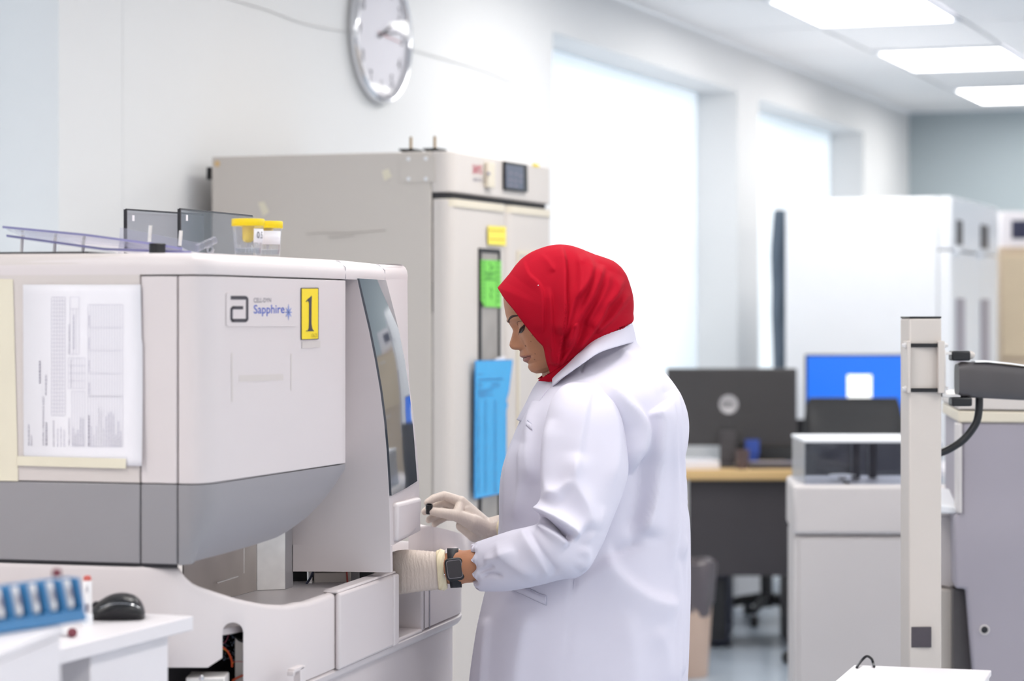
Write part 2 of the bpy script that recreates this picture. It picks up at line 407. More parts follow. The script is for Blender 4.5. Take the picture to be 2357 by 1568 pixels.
# moulded head panel with rounded front corners
prof = [FR(0.0, -0.054, zsplit)]
def rounded_front(t0, t1, w0, w1, r, z, n=7):
    pts = [FR(t0, w0, z)]
    for k in range(n+1):
        a = math.pi/2*k/n; pts.append(FR(t0+r-r*math.cos(a), w1-r+r*math.sin(a), z))
    for k in range(n+1):
        a = math.pi/2*k/n; pts.append(FR(t1-r+r*math.sin(a), w1-r+r*math.cos(a), z))
    pts.append(FR(t1, w0, z)); return pts
obj('head_panel', MB().prism(rounded_front(0, FWID, -0.054, 0.0, 0.035, zsplit+0.006), Z*(HF-zsplit-0.006)), M_fridgel, fg, bevel=0.004)
obj('panel_gap', MB().prism(rounded_front(0.004, FWID-0.004, -0.054, -0.012, 0.03, zsplit-0.012), Z*0.018), M_dark, fg)
DSPL = 0.385
for k, (t0, t1) in enumerate(((0.0, DSPL-0.004), (DSPL+0.004, FWID))):
    dr = obj('door', MB().prism(rounded_front(t0, t1, -0.05, -0.002, 0.03, 0.12), Z*(zsplit-0.012-0.12)), M_fridgel, fg, bevel=0.003)
    obj('door_trim', MB().prism(rounded_front(t0+0.002, t1-0.002, -0.05, 0.002, 0.032, zsplit-0.034), Z*0.022), M_cream, dr)
    obj('door_gasket', MB().box(FR((t0+t1)/2, -0.052, 0.85), DWs*((t1-t0)/2-0.006), NWs*0.003, Z*0.72), M_dark, dr)
    # tall inset window
    gz0, gz1 = 0.72, CAMZ+(720-578)*6.75/FPX
    g0, g1 = (0.19, 0.31) if k == 0 else (0.46, 0.60)
    fr = MB()
    for a0, a1, b0, b1 in ((g0-0.012, g1+0.012, gz1, gz1+0.012), (g0-0.012, g1+0.012, gz0-0.012, gz0), (g0-0.012, g0, gz0, gz1), (g1, g1+0.012, gz0, gz1)):
        fr.box(FR((a0+a1)/2, -0.0005, (b0+b1)/2), DWs*(a1-a0)/2, NWs*0.0035, Z*(b1-b0)/2)
    obj('window_frame', fr, M_blackm if k == 0 else M_cream, dr, smooth=False)
    obj('window_pane', MB().box(FR((g0+g1)/2, -0.001, (gz0+gz1)/2), DWs*(g1-g0)/2, NWs*0.0015, Z*(gz1-gz0)/2), M_metald if k == 0 else M_fridgel, dr, smooth=False)
obj('plinth', MB().box(FR(FWID/2, -0.09, 0.05), DWs*(FWID/2-0.02), NWs*0.06, Z*0.05), M_dark, fg)
for k, s in enumerate((0.08, FWID-0.08)):
    obj('foot', MB().lathe(FR(s, -fd+0.1, 0), Z, [(0.03, 0), (0.03, 0.01), (0.015, 0.012), (0.015, 0.09)], 14), M_black, fg)
obj('hinge_strip', MB().box(FR(0.0+0.006, -0.054, 0.8), DWs*0.004, NWs*0.003, Z*0.68), M_metald, fg)
# side-wall details
SP, SN = FR(0, 0, 0), DW
def side_f(px, py): return onplane(px, py, FR(-0.0005, 0, 0), DW)
pb = MB().prism([side_f(922, 361), side_f(1002, 360), side_f(1002, 419), side_f(922, 420)], -DWs*0.002)
cover = obj('access_plate', pb, M_fridge, fg, smooth=False)
for x, y in ((941, 366), (981, 365), (941, 412), (981, 412)):
    obj('screw', MB().lathe(side_f(x, y)-DWs*0.002, -DW, [(0.0055, 0), (0.005, 0.002), (0.0, 0.003)], 14), M_whitec, cover)
obj('round_sticker', MB().lathe(side_f(500, 377), -DW, [(0.009, 0), (0.009, 0.001), (0, 0.001)], 20), mat('tan_sticker', rgb(222, 190, 140), 0.6), fg)
for pts in (((879, 394), (894, 388), (902, 407), (885, 417)), ((594, 467), (608, 464), (619, 488), (606, 498))):
    obj('tape_scrap', MB().prism([side_f(*p) for p in pts], -DWs*0.0008), M_tape, fg, smooth=False)
sc = MB()
for pts in ([(705, 539), (740, 536), (800, 537), (850, 533), (888, 530)], [(756, 547), (790, 545), (815, 542)]):
    sc.tube([side_f(*p)-DWs*0.0002 for p in pts], 0.0012, 5)
obj('scuff_mark', sc, mat('scuff', rgb(176, 168, 162), 0.7), fg)
# rear handle and the two threaded brackets on top
bk = MB(); b0 = FR(0.0, -fd, CAMZ+(720-412)*6.99/FPX)
bk.box(b0-NWs*0.014+Z*0.016+DWs*0.02, DWs*0.012, NWs*0.004, Z*0.018); bk.box(b0-NWs*0.007+Z*0.031+DWs*0.02, DWs*0.012, NWs*0.008, Z*0.003); bk.box(b0-NWs*0.007+Z*0.001+DWs*0.02, DWs*0.012, NWs*0.008, Z*0.003)
obj('rear_bracket', bk, M_black, fg)
for x in (933, 997):
    p = at(x, 347, 6.77); wv = (p-FC).dot(NW)/KS; base = FR(0.05, wv, HF)
    br = MB().box(base+Z*0.008, DWs*0.03, NWs*0.019, Z*0.003).box(base+Z*0.0025-NWs*0.012, DWs*0.02, NWs*0.004, Z*0.0035).box(base+Z*0.0025+NWs*0.012, DWs*0.02, NWs*0.004, Z*0.0035)
    bo = obj('top_bracket', br, M_black, fg)
    obj('threaded_rod', MB().lathe(base+Z*0.011, Z, [(0.006, 0)]+[(0.0045 if q % 2 else 0.0032, 0.001+0.0029*q) for q in range(12)]+[(0.002, 0.0365)], 10), mat('brass', rgb(150, 124, 84), 0.35, 0.9), bo)
# head panel print and control unit
def head_f(px, py, off=0.0008): return onplane(px, py, FR(0, off, 0), NW)
lg = MB(); put_text(lg, 'SANYO', quad_fn(head_f(1088, 400), head_f(1110, 402), head_f(1110, 381), head_f(1088, 378)), True)
obj('red_lettering', lg, mat('logo_red', rgb(204, 84, 104), 0.6), fg, smooth=False)
lg = MB(); put_text(lg, 'MEDICOOL', quad_fn(head_f(1090, 417), head_f(1109, 418), head_f(1109, 411), head_f(1090, 409)), True)
obj('grey_lettering', lg, M_ink, fg, smooth=False)
sw = obj('switch_cover', MB().prism([head_f(1114, 431), head_f(1130, 433), head_f(1130, 376), head_f(1114, 374)], NWs*0.012), M_cream, fg, bevel=0.002)
obj('switch', MB().prism([head_f(1120, 402, 0.0135), head_f(1126, 403, 0.0135), head_f(1126, 397, 0.0135), head_f(1120, 396, 0.0135)], NWs*0.003), M_ink, sw)
cu = obj('control_unit', MB().prism([head_f(1157, 437), head_f(1209, 443), head_f(1208, 379), head_f(1157, 371)], NWs*0.008), M_black, fg, bevel=0.002)
obj('display', MB().prism([head_f(1164, 432, 0.0095), head_f(1205, 437, 0.0095), head_f(1204, 384, 0.0095), head_f(1164, 378, 0.0095)], NWs*0.001), mat('panel_slate', rgb(92, 98, 116), 0.3), cu, smooth=False)
bt = MB()
for x, y in ((1172, 397), (1184, 399), (1172, 413), (1183, 415), (1195, 417), (1172, 425), (1184, 427), (1195, 404)):
    bt.prism([head_f(x, y+3, 0.0108), head_f(x+6, y+4, 0.0108), head_f(x+6, y, 0.0108), head_f(x, y-1, 0.0108)], NWs*0.001)
obj('panel_keys', bt, M_ink, cu, smooth=False)
obj('yellow_scrap', MB().prism([head_f(1226, 383), head_f(1241, 385), head_f(1239, 378), head_f(1226, 376)], NWs*0.001), M_yellow, fg, smooth=False)
# papers on its doors
def door_f(px, py, off): return onplane(px, py, FR(0, off, 0), NW)
yn = thing('yellow_note', 'small yellow note taped above the refrigerator door window', 'note', door_f(1143, 566, 0.002))
obj('note_paper', MB().prism([door_f(1123, 563, 0.0025), door_f(1164, 566, 0.0025), door_f(1164, 522, 0.0025), door_f(1123, 520, 0.0025)], NWs*0.0008), mat('yellow_paper', rgb(250, 232, 92), 0.5), yn, smooth=False)
ln = MB()
for y in (529, 549): ln.prism([door_f(1126, y+2, 0.0036), door_f(1161, y+4, 0.0036), door_f(1161, y+2, 0.0036), door_f(1126, y, 0.0036)], NWs*0.0003)
obj('handwriting', ln, mat('ochre_ink', rgb(196, 170, 60), 0.7), yn, smooth=False)
gn = thing('green_notice', 'bright green paper notice stuck to the refrigerator window', 'notice', door_f(1130, 708, 0.004))
obj('notice_paper', MB().prism([door_f(1107, 690, 0.005), door_f(1114, 706, 0.005), door_f(1153, 708, 0.005), door_f(1153, 600, 0.005), door_f(1107, 598, 0.005)], NWs*0.0008), M_green, gn, smooth=False)
ln = MB()
def gl(x0, y0, x1, y1): ln.prism([door_f(x0, y1, 0.0062), door_f(x1, y1, 0.0062), door_f(x1, y0, 0.0062), door_f(x0, y0, 0.0062)], NWs*0.0003)
gl(1115, 599, 1116, 704); gl(1143, 599, 1144, 704); gl(1116, 627, 1143, 629); gl(1116, 643, 1143, 645)
for k in range(9): gl(1109, 603+10*k, 1113, 606+10*k); gl(1146, 603+11*k, 1151, 606+11*k)
for k in range(4): gl(1119, 630+3.4*k, 1119+random.uniform(14, 22), 631+3.4*k)
for (x, y) in ((1126, 605), (1130, 611), (1128, 617), (1133, 614), (1129, 662), (1131, 668), (1128, 676), (1130, 682)): gl(x, y, x+2.5, y+5)
obj('notice_print', ln, M_greend, gn, smooth=False)
bs = thing('blue_sheet', 'long sky-blue plastic sleeve hanging from the refrigerator door beside the woman', 'sheet', door_f(1130, 1146, 0.012))
out = [(1092, 1148), (1152, 1136), (1164, 1090), (1164, 945), (1167, 932), (1164, 922), (1170, 903), (1179, 829), (1094, 831)]
obj('sleeve', MB().prism([door_f(x, y, 0.012) for x, y in out], NWs*0.002), M_blue, bs, smooth=False)
ln = MB()
def bl_(x0, y0, x1, y1): ln.prism([door_f(x0, y1, 0.0146), door_f(x1, y1-(x1-x0)*0.04, 0.0146), door_f(x1, y0-(x1-x0)*0.04, 0.0146), door_f(x0, y0, 0.0146)], NWs*0.0003)
bl_(1100, 861, 1112, 862.5); bl_(1102, 873, 1158, 876)
for y in (883, 889): bl_(1100, y, 1110, y+2); bl_(1131, y, 1150, y+2)
for k in range(5): bl_(1100, 897+4*k, 1104+random.uniform(14, 50), 898.3+4*k)
for k in range(55):
    y = 920+3.9*k
    bl_(1099, y, 1099+random.uniform(2, 5), y+1.6); bl_(1116, y, 1116+random.uniform(2, 4.5), y+1.6); bl_(1138, y, 1138+random.uniform(2, 5), y+1.6)
obj('sleeve_print', ln, M_blued, bs, smooth=False)
pw = MB().prism([door_f(1130, 832, 0.009), door_f(1163, 831, 0.009), door_f(1162, 820, 0.009), door_f(1146, 823, 0.009)], NWs*0.001)
obj('paper_corner', pw, M_paper, bs, smooth=False)
bd = MB()
for (x0, y0), (x1, y1) in zip(out, out[1:]+out[:1]): bd.tube([door_f(x0, y0, 0.0135), door_f(x1, y1, 0.0135)], 0.0016, 6)
obj('sleeve_border', bd, mat('blue_edge', rgb(40, 140, 214), 0.3), bs)

# ------------------------------------------------------------------ the haematology analyser
AM = math.radians(15.0)
DM = Vector((math.sin(AM), math.cos(AM), 0)); NM = Vector((math.cos(AM), -math.sin(AM), 0))
OM = Vector((-0.2188, 4.4, 0))
def MP(u, wd, z=0.0): return OM+DM*u+NM*wd+Z*z
US = -0.80                                   # the near side plane
def side_pt(px, dz=0.0):                     # point of the side plane under a column
    p = onplane(px, 720, MP(US, 0, 0), DM); return Vector((p.x, p.y, dz))
an = thing('haematology_analyser', 'large white and grey blood analyser filling the left half, dark glass strip on its tower', 'lab instrument', MP(-0.2, -0.35, 0))
ZB, ZG0, ZG1, ZL, ZT = 0.85, 1.093, 1.217, 1.537, 1.572
back_w = -0.75
# lower cabinet and belt
def base_path(n_c=26, u_end=0.6, off=0.0, far=True):
    """plan of the base from the back of the near side, round the near corner, along the front"""
    A = MP(US, -0.16); C = MP(US, 0.0); B = MP(-0.40, 0.0)
    pts = [MP(US, back_w)]+[MP(US, back_w+(0.59)*k/12) for k in range(1, 12)]
    for k in range(n_c+1):
        t = k/n_c; pts.append(A*(1-t)**2+C*2*t*(1-t)+B*t*t)
    return pts
def offset_path(pts, d):
    out = []
    for i, p in enumerate(pts):
        t = (pts[min(i+1, len(pts)-1)]-pts[max(i-1, 0)]).normalized()
        out.append(p+Vector((t.y, -t.x, 0))*d)
    return out
near = base_path()
front = [MP(-0.40+0.40*k/8, 0) for k in range(1, 9)]
farp = [MP(0.30, 0), MP(0.42, 0)] + [MP(0.42+0.185*math.sin(math.pi/2*k/10), -0.185*(1-math.cos(math.pi/2*k/10))*0.9) for k in range(1, 11)] + [MP(0.605, -0.4), MP(0.605, back_w)]
full = near+front+[MP(0.1, 0), MP(0.2, 0)]+farp
cab = offset_path(full, -0.018)
obj('lower_cabinet', MB().prism([p+Z*0.03 for p in cab], Z*(ZB-0.03)), M_mach, an, angle=30)
obj('toe_kick', MB().prism([p for p in offset_path(full, -0.06)], Z*0.03), M_dark, an)
# belt running round the foot of the base (rounded strip)
mbelt = MB(); rings = []
bpath = [p for p in near[20:]]+front+[MP(0.1, 0), MP(0.2, 0)]+farp[:-1]
for p, q in zip(bpath, offset_path(bpath, -1)):
    inn = (q-p).normalized()
    rings.append([p+inn*0.03+Z*(ZB+0.021), p+inn*0.004+Z*(ZB+0.021), p-inn*0.001+Z*(ZB+0.016), p+inn*0.0+Z*(ZB+0.008), p+inn*0.006+Z*(ZB+0.001), p+inn*0.03+Z*ZB])
mbelt.loft(rings, True, True)
obj('base_belt', mbelt, M_mach, an, angle=50)
# near base shell with its swept rim, open tub behind
rimtab = [(0, 1293), (323, 1302), (409, 1304), (422, 1315), (431, 1333), (453, 1348), (500, 1363), (554, 1380), (616, 1392), (670, 1394.5), (720, 1381), (775, 1364), (905, 1321)]
nf = near+front
rings = []
inner = offset_path(nf, -0.022)
deck = []
for p, q in zip(nf, inner):
    px, _ = topx((p.x, p.y, 1.0))
    zt = CAMZ-(interp(px, rimtab)-HY)*p.y/FPX
    if px < 323: zt = ZG0-0.002
    if px > 700: zt = 1.0
    inn = (q-p).normalized()
    zb = 0.872
    rings.append([p+Z*zb, p+Z*(zt-0.008), p+inn*0.002+Z*(zt-0.003), p+inn*0.007+Z*zt, p+inn*0.014+Z*(zt+0.0005), p+inn*0.019+Z*(zt-0.004), p+inn*0.021+Z*(zt-0.012), p+inn*0.022+Z*zb])
    deck.append(p+inn*0.02+Z*0.984)
shell = obj('base_shell', MB().loft(rings, True, True), M_mach, an, angle=40)
# cut the stadium-shaped cable port and the lower cut-away into the shell
def cutter(pts, Y0, Y1):
    m_ = MB(); m_.add([at(x, y, Y0) for x, y in pts]+[at(x, y, Y1) for x, y in pts],
        [tuple(range(len(pts)))[::-1], tuple(range(len(pts), 2*len(pts)))]+[(i, (i+1) % len(pts), len(pts)+(i+1) % len(pts), len(pts)+i) for i in range(len(pts))])
    return obj('cutter', m_, M_dark)
st = [(536+24*math.cos(math.pi-math.pi*k/14), 1457-24*math.sin(math.pi*k/14)) for k in range(15)]+[(560, 1700), (512, 1700)]
for pts in (st, [(-400, 1535), (478, 1537), (513, 1514), (513, 1900), (-400, 1900)]):
    c = cutter(pts, 3.3, 3.95)
    md = shell.modifiers.new('cut', 'BOOLEAN'); md.operation = 'DIFFERENCE'; md.object = c; md.solver = 'EXACT'
    bake(shell); bpy.data.objects.remove(c)
shell.data.shade_smooth(); shell.data.set_sharp_from_angle(angle=math.radians(40))
# wiring seen through the port
obj('port_cavity', MB().prism([p+Z*0.86 for p in offset_path(near[10:]+front[:2], -0.10)]+[MP(-0.3, -0.3, 0.86), MP(-0.7, -0.4, 0.86)], Z*0.11), M_dark, an)
pv = MB()
pv.prism([at(541, 1470, 3.80), at(566, 1480, 3.80), at(566, 1640, 3.80), at(541, 1640, 3.80)], Vector((0, 0.01, 0)))
obj('port_plate', pv, M_metald, an, smooth=False)
for pts, m, r in (([(510, 1488), (524, 1500), (533, 1520), (534, 1536)], M_orange, 0.0016), ([(508, 1482), (519, 1478), (525, 1465), (531, 1450)], mat('maroon_wire', rgb(130, 52, 70), 0.5), 0.001),
                  ([(541, 1466), (552, 1476), (562, 1478)], M_black, 0.0013), ([(535, 1567), (548, 1560), (562, 1554)], M_orange, 0.0018), ([(512, 1493), (526, 1504), (536, 1528)], mat('yellow_wire', rgb(200, 160, 50), 0.5), 0.001), ([(534, 1525), (548, 1523), (562, 1524)], mat('pink_wire', rgb(190, 90, 96), 0.5), 0.0006)):
    obj('wire', MB().tube([at(x, y, 3.785) for x, y in catmull(pts, 14)], r, 6), m, an)
spk = MB()
for k in range(46):
    c = at(random.uniform(514, 540), random.uniform(1450, 1520), 3.79); spk.box(c, (random.uniform(.0004, .0016), 0, 0), (0, .001, 0), (0, 0, random.uniform(.0004, .0012)))
obj('circuit_board', spk, mat('circuit_blue', rgb(54, 66, 84), 0.4), an, smooth=False)['kind'] = 'stuff'
lb = MB().box(at(478, 1562, 3.72)-Z*0.012, (0.03, 0, 0), (0, 0.03, 0), (0, 0, 0.018))
lbo = obj('mounting_bracket', lb, M_metal, an, bevel=0.002)
obj('bolt', MB().lathe(at(464, 1560, 3.688), (0, -1, 0), [(0.0042, 0), (0.004, 0.002), (0, 0.003)], 12), M_chrome, lbo)
# tub floor
deck_poly = deck[11:]+[MP(0.0, -0.03, 0.984), MP(0.0, -0.45, 0.984), MP(US+0.02, -0.45, 0.984)]
obj('tub_floor', MB().prism([p-Z*0.01 for p in deck_poly], Z*0.01), M_mach, an)
# hatch on the front of the base, with the narrow post beside it
ha = MB().prism([MP(-0.327, 0.0, 0.869), MP(-0.028, 0.0, 0.869), MP(-0.028, 0.0, 1.0), MP(-0.327, 0.0, 1.0)], NM*0.010)
obj('front_hatch', ha, M_mach, an, bevel=0.005, seg=3)
obj('hatch_post', MB().prism([MP(-0.026, -0.03, 0.869), MP(0.004, -0.03, 0.869), MP(0.004, -0.03, 1.0), MP(-0.026, -0.03, 1.0)], NM*0.041), M_mach, an, bevel=0.004, seg=3)
obj('hatch_rail', MB().prism([MP(-0.325, -0.022, 0.999), MP(0.0, -0.022, 0.999), MP(0.0, 0.006, 0.999), MP(-0.325, 0.006, 0.999)], Z*0.006), M_mach, an, bevel=0.003)
hk = MB()
hp = at(690, 1548, 3.84)
hk.box(hp-Z*0.03, DM*0.012, NM*0.006, Z*0.04); hk.box(hp+Z*0.008-DM*0.018, DM*0.022, NM*0.006, Z*0.0035); hk.box(hp+Z*0.004-DM*0.04, DM*0.003, NM*0.006, Z*0.004)
obj('side_hook', hk, M_mach, an, bevel=0.0015)
# loading niche (open at the front) and the far module
nu0, nu1 = 0.004, 0.185
nich = MB()
nich.box(MP((nu0+nu1)/2, -0.09, 0.871), DM*(nu1-nu0)/2, NM*0.09, Z*0.004)
nich.box(MP((nu0+nu1)/2, -0.18, 0.945), DM*(nu1-nu0)/2, NM*0.004, Z*0.075)
nich.box(MP(nu1+0.008, -0.09, 0.945), DM*0.01, NM*0.09, Z*0.075)
obj('loading_niche', nich, M_mach, an, bevel=0.004)
rings = []
fpath = [MP(0.19, 0), MP(0.23, 0)]+farp
for p, q in zip(fpath, offset_path(fpath, -1)):
    inn = (q-p).normalized(); zt = 1.0
    rings.append([p+Z*0.873, p+Z*(zt-0.008), p+inn*0.002+Z*(zt-0.003), p+inn*0.008+Z*zt, p+inn*0.03+Z*zt, p+inn*0.034+Z*(zt-0.006), p+inn*0.035+Z*0.873])
obj('far_base_shell', MB().loft(rings, True, True), M_mach, an, angle=40)
obj('far_deck', MB().prism([p+Z*0.955 for p in offset_path(fpath, -0.03)]+[MP(0.19, back_w, 0.955)], Z*0.01), M_machb, an)
sp = [MP(0.225, 0.001, 0.87), MP(0.228, 0.001, 0.87), MP(0.228, 0.001, 1.0), MP(0.225, 0.001, 1.0)]
obj('module_joint', MB().prism(sp, NM*0.0006), M_ink, an, smooth=False)
# raised splash wall behind the far deck
spl = []
for x, y, Y in catmull([(940, 1208, 4.78), (967, 1213, 4.79), (1000, 1219, 4.83), (1040, 1230, 4.88), (1075, 1246, 4.93), (1098, 1262, 4.98)], 18):
    p = at(x, y, Y); q = Vector((p.x, p.y, 0.96)); b_ = Vector((0.02, 0.03, 0))
    spl.append([q, p-Z*0.004, p+b_*0.1, p+b_*0.6+Z*0.001, p+b_-Z*0.004, q+b_])
obj('splash_wall', MB().loft(spl, True, True), M_mach, an, angle=45)
# metal works under the hood
mp_ = MB(); A1 = at(424, 1290, 3.98); A2 = at(591, 1290, 4.255); A3 = at(657, 1290, 4.275); A4 = at(675, 1290, 4.31)
def wallstrip(a, b, z0, z1, th=0.004):
    m_ = MB(); a = Vector((a.x, a.y, z0)); b = Vector((b.x, b.y, z0)); n_ = Vector((-(b-a).y, (b-a).x, 0)).normalized()
    m_.hexa([a, b, b+n_*th, a+n_*th, a+Z*(z1-z0), b+Z*(z1-z0), b+Z*(z1-z0)+n_*th, a+Z*(z1-z0)+n_*th]); return m_
pl1 = obj('steel_chassis_plate', wallstrip(A1, A2, 0.985, 1.2), M_metald, an, bevel=0.001)
for x, y0, y1, Y in ((561, 1262, 1320, 4.21),):
    obj('plate_slot', MB().tube([at(x, y0, Y-0.006), at(x, y1, Y-0.006)], 0.0012, 6), M_metal, pl1)
obj('plate_pin', MB().tube([at(500, 1342, 4.09), at(548, 1327, 4.12)], 0.0013, 6), M_metal, pl1)
obj('bright_steel_bracket', wallstrip(A2, A3, 0.985, 1.2), M_metal, an, bevel=0.001)
obj('grey_channel', wallstrip(A3, A4, 0.985, 1.2), M_band, an, bevel=0.001)
obj('dark_bay', wallstrip(at(672, 1300, 4.41), at(880, 1300, 4.47), 0.975, 1.2), M_black, an)
obj('bay_block', MB().box(at(765, 1338, 4.405), (0.034, 0.004, 0), (-0.001, 0.012, 0), (0, 0, 0.018)), M_metald, an, bevel=0.002)
obj('bay_rail', MB().box(at(770, 1355, 4.39), (0.045, 0.006, 0), (-0.001, 0.008, 0), (0, 0, 0.004)), M_metal, an, bevel=0.002)
obj('bay_tube', MB().tube([at(712, 1300, 4.39), at(714, 1362, 4.38)], 0.005, 12), M_metal, an)
obj('bay_cable', MB().tube([at(x, y, 4.37) for x, y in catmull([(722, 1312), (715, 1330), (705, 1345), (698, 1360)], 12)], 0.0022, 8), M_navy, an)
obj('red_tubing', MB().tube([at(798, 1315, 4.39), at(800, 1345, 4.39)], 0.0016, 8), M_red, an)
obj('bay_divider', MB().box(at(812, 1330, 4.415), (0.012, 0.002, 0), (-0.001, 0.008, 0), (0, 0, 0.03)), M_band, an, bevel=0.002)

# ---- upper hood: plan path from the back of the near side to the tower seam
E = Vector(((795-CX)*4.15/FPX, 4.15, 0))
g0 = side_pt(430); g1 = side_pt(470); flat0 = g1.lerp(E, 0.10)
corner = [g0*(1-t)**2+g1*2*t*(1-t)+flat0*t*t for t in [k/10 for k in range(11)]]
flatp = [flat0.lerp(E, k/22) for k in range(1, 23)]
hood = [side_pt(410.5)]+corner+flatp
hood_w = hood+[Vector(((792-CX)*4.17/FPX, 4.17, 0)), Vector(((788-CX)*4.26/FPX, 4.26, 0)), Vector(((783-CX)*4.34/FPX, 4.34, 0))]   # wraps round to the tower
def sheet(name, path, ztop, zbot, m, nz=2, inset=None, thick=0.014, bevel=0.0015):
    """outer skin following a plan path; ztop, zbot may vary along it"""
    mb_ = MB(); off = offset_path(path, -1); rr = []
    for p, q in zip(path, off):
        inn = (q-p).normalized(); px = topx((p.x, p.y, 1.3))[0]
        z1 = ztop(px, p) if callable(ztop) else ztop; z0 = zbot(px, p) if callable(zbot) else zbot
        col = []
        for k in range(nz+1):
            t = k/nz; d = inset(t)*min(1, (z1-z0)/0.124)*min(1, max(0, (px-409)/70)) if inset else 0
            col.append(p+inn*d+Z*(z1+(z0-z1)*t))
        rr.append(col+[c+inn*thick for c in col[::-1]])
    mb_.loft(rr, True, True)
    return obj(name, mb_, m, an, bevel=bevel, angle=35)
left_path = [MP(US, back_w)]+[side_pt(x) for x in (-200, 0, 150, 321.5)]
mid_path = [side_pt(x) for x in (324.5, 360, 407)]
def rnd(t): return 0.0
sheet('left_cover', left_path, ZT-0.028, ZG1+0.0015, M_machb)
sheet('mid_cover', mid_path, ZL-0.001, ZG1+0.0015, M_mach)
sheet('hood_cover', hood_w, ZL-0.001, ZG1+0.0015, M_mach)
sheet('left_grey_band', left_path, ZG1, ZG0+0.002, M_band)
sheet('mid_grey_band', mid_path, ZG1, ZG0+0.002, M_band)
hb = [(405, 1303), (440, 1300.5), (480, 1296), (500, 1291), (560, 1275), (620, 1257), (670, 1240), (700, 1221), (735, 1190), (765, 1150), (785, 1110), (790, 1095), (796, 1083)]
sheet('hood_grey_band', hood, ZG1, lambda px, p: min(CAMZ-(interp(px, hb)-HY)*p.y/FPX, ZG1-0.004), M_band, nz=8, inset=lambda t: 0.032*t**2.5, thick=0.02)
# dark core so the joints read as joints
core = offset_path([MP(US, back_w)]+left_path[1:]+mid_path+hood, -0.012)
obj('inner_frame', MB().prism([p+Z*(ZG1-0.003) for p in core]+[MP(-0.45, -0.3, ZG1-0.003), MP(-0.45, back_w, ZG1-0.003)], Z*(ZL-ZG1-0.008)), M_dark, an)
obj('band_frame', MB().prism([p+Z*(ZG0+0.01) for p in offset_path(left_path+mid_path+[side_pt(412)], -0.012)]+[MP(-0.6, -0.3, ZG0+0.01), MP(-0.6, back_w, ZG0+0.01)], Z*(ZG1-ZG0-0.014)), M_dark, an)
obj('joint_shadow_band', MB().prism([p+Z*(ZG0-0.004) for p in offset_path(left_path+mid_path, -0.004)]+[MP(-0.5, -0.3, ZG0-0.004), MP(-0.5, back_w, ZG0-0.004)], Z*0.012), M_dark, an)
# the tower at the front
tfp = [(640, 821), (700, 835), (760, 849), (830, 863), (900, 875), (970, 884), (1040, 890), (1140, 896), (1270, 899), (1330, 900)]
tgp = [(640, 886), (700, 901), (760, 915), (840, 930), (920, 941), (1030, 951), (1130, 958), (1270, 962), (1330, 962)]
tep = [(640, 938), (880, 940), (940, 948), (1000, 955), (1130, 965), (1270, 968), (1330, 968)]
tlp = [(600, 674), (1330, 674)]
tly = [(600, 4.305), (1330, 4.305)]
ys = [637, 700, 760, 830, 900, 970, 1040, 1110, 1180, 1256, 1257.5, 1318]
rings = []
def tow(y):
    f = interp(y, tfp), interp(y, [(637, 4.22), (1140, 4.29), (1330, 4.29)])
    g = interp(y, tgp), interp(y, [(637, 4.47), (1140, 4.55), (1330, 4.56)])
    e = interp(y, tep), interp(y, [(637, 4.53), (1140, 4.58), (1330, 4.59)])
    l = interp(y, tlp), interp(y, tly)
    return l, f, g, e
for y in ys:
    l, f, g, e = tow(y)
    zc = CAMZ-(y-HY)*f[1]/FPX
    P = [Vector(((a-CX)*b/FPX, b, zc)) for a, b in (l, f, g, e)]
    mid = [P[0].lerp(P[1], k/6)-NM*0.006*math.sin(math.pi*k/6) for k in range(1, 6)]
    if y < 1257: rings.append([P[0]]+mid+[P[1], P[2], P[3], P[3]-NM*0.25, P[0]-NM*0.2+DM*0.05])
    else:                                   # below the hand opening only the thin side cheek goes on
        bk = Vector((0.006, 0.022, 0)); rings.append([P[0]]+mid+[P[1], P[1]+bk*0.5, P[1]+bk-NM*0.01, P[1]+bk-NM*0.02, P[0]+bk])
obj('tower', MB().loft(rings[::-1], True, True), M_mach, an, bevel=0.006, seg=3, angle=40)
# glass strip following the tower front
gl_r = []
for k in range(21):
    y = 641+(1141-641)*k/20
    l, f, g, e = tow(y)
    yr = 641+(1131-641)*k/20
    zc = CAMZ-(y-HY)*f[1]/FPX; zr = CAMZ-(yr-HY)*f[1]/FPX
    l2, f2, g2, e2 = tow(yr)
    a = Vector(((f[0]+3-CX)*f[1]/FPX, f[1], zc)); b = Vector(((g2[0]-CX)*g2[1]/FPX, g2[1], zr))
    n_ = NM
    gl_r.append([a+n_*0.002, a.lerp(b, .5)+n_*0.0045, b+n_*0.002, b-n_*0.003, a-n_*0.003])
obj('dark_glass_strip', MB().loft(gl_r, True, True), M_mirror, an, angle=40)
# pull-out drawer front below the glass
dp = [(903, 1158), (958, 1145), (955, 1185), (945, 1222), (928, 1236), (903, 1247)]
Yt = [(903, 4.32), (958, 4.55)]
obj('tower_drawer', MB().prism([at(x, y, interp(x, Yt))-NM*0.01 for x, y in dp], NM*0.022), M_mach, an, bevel=0.007, seg=3)
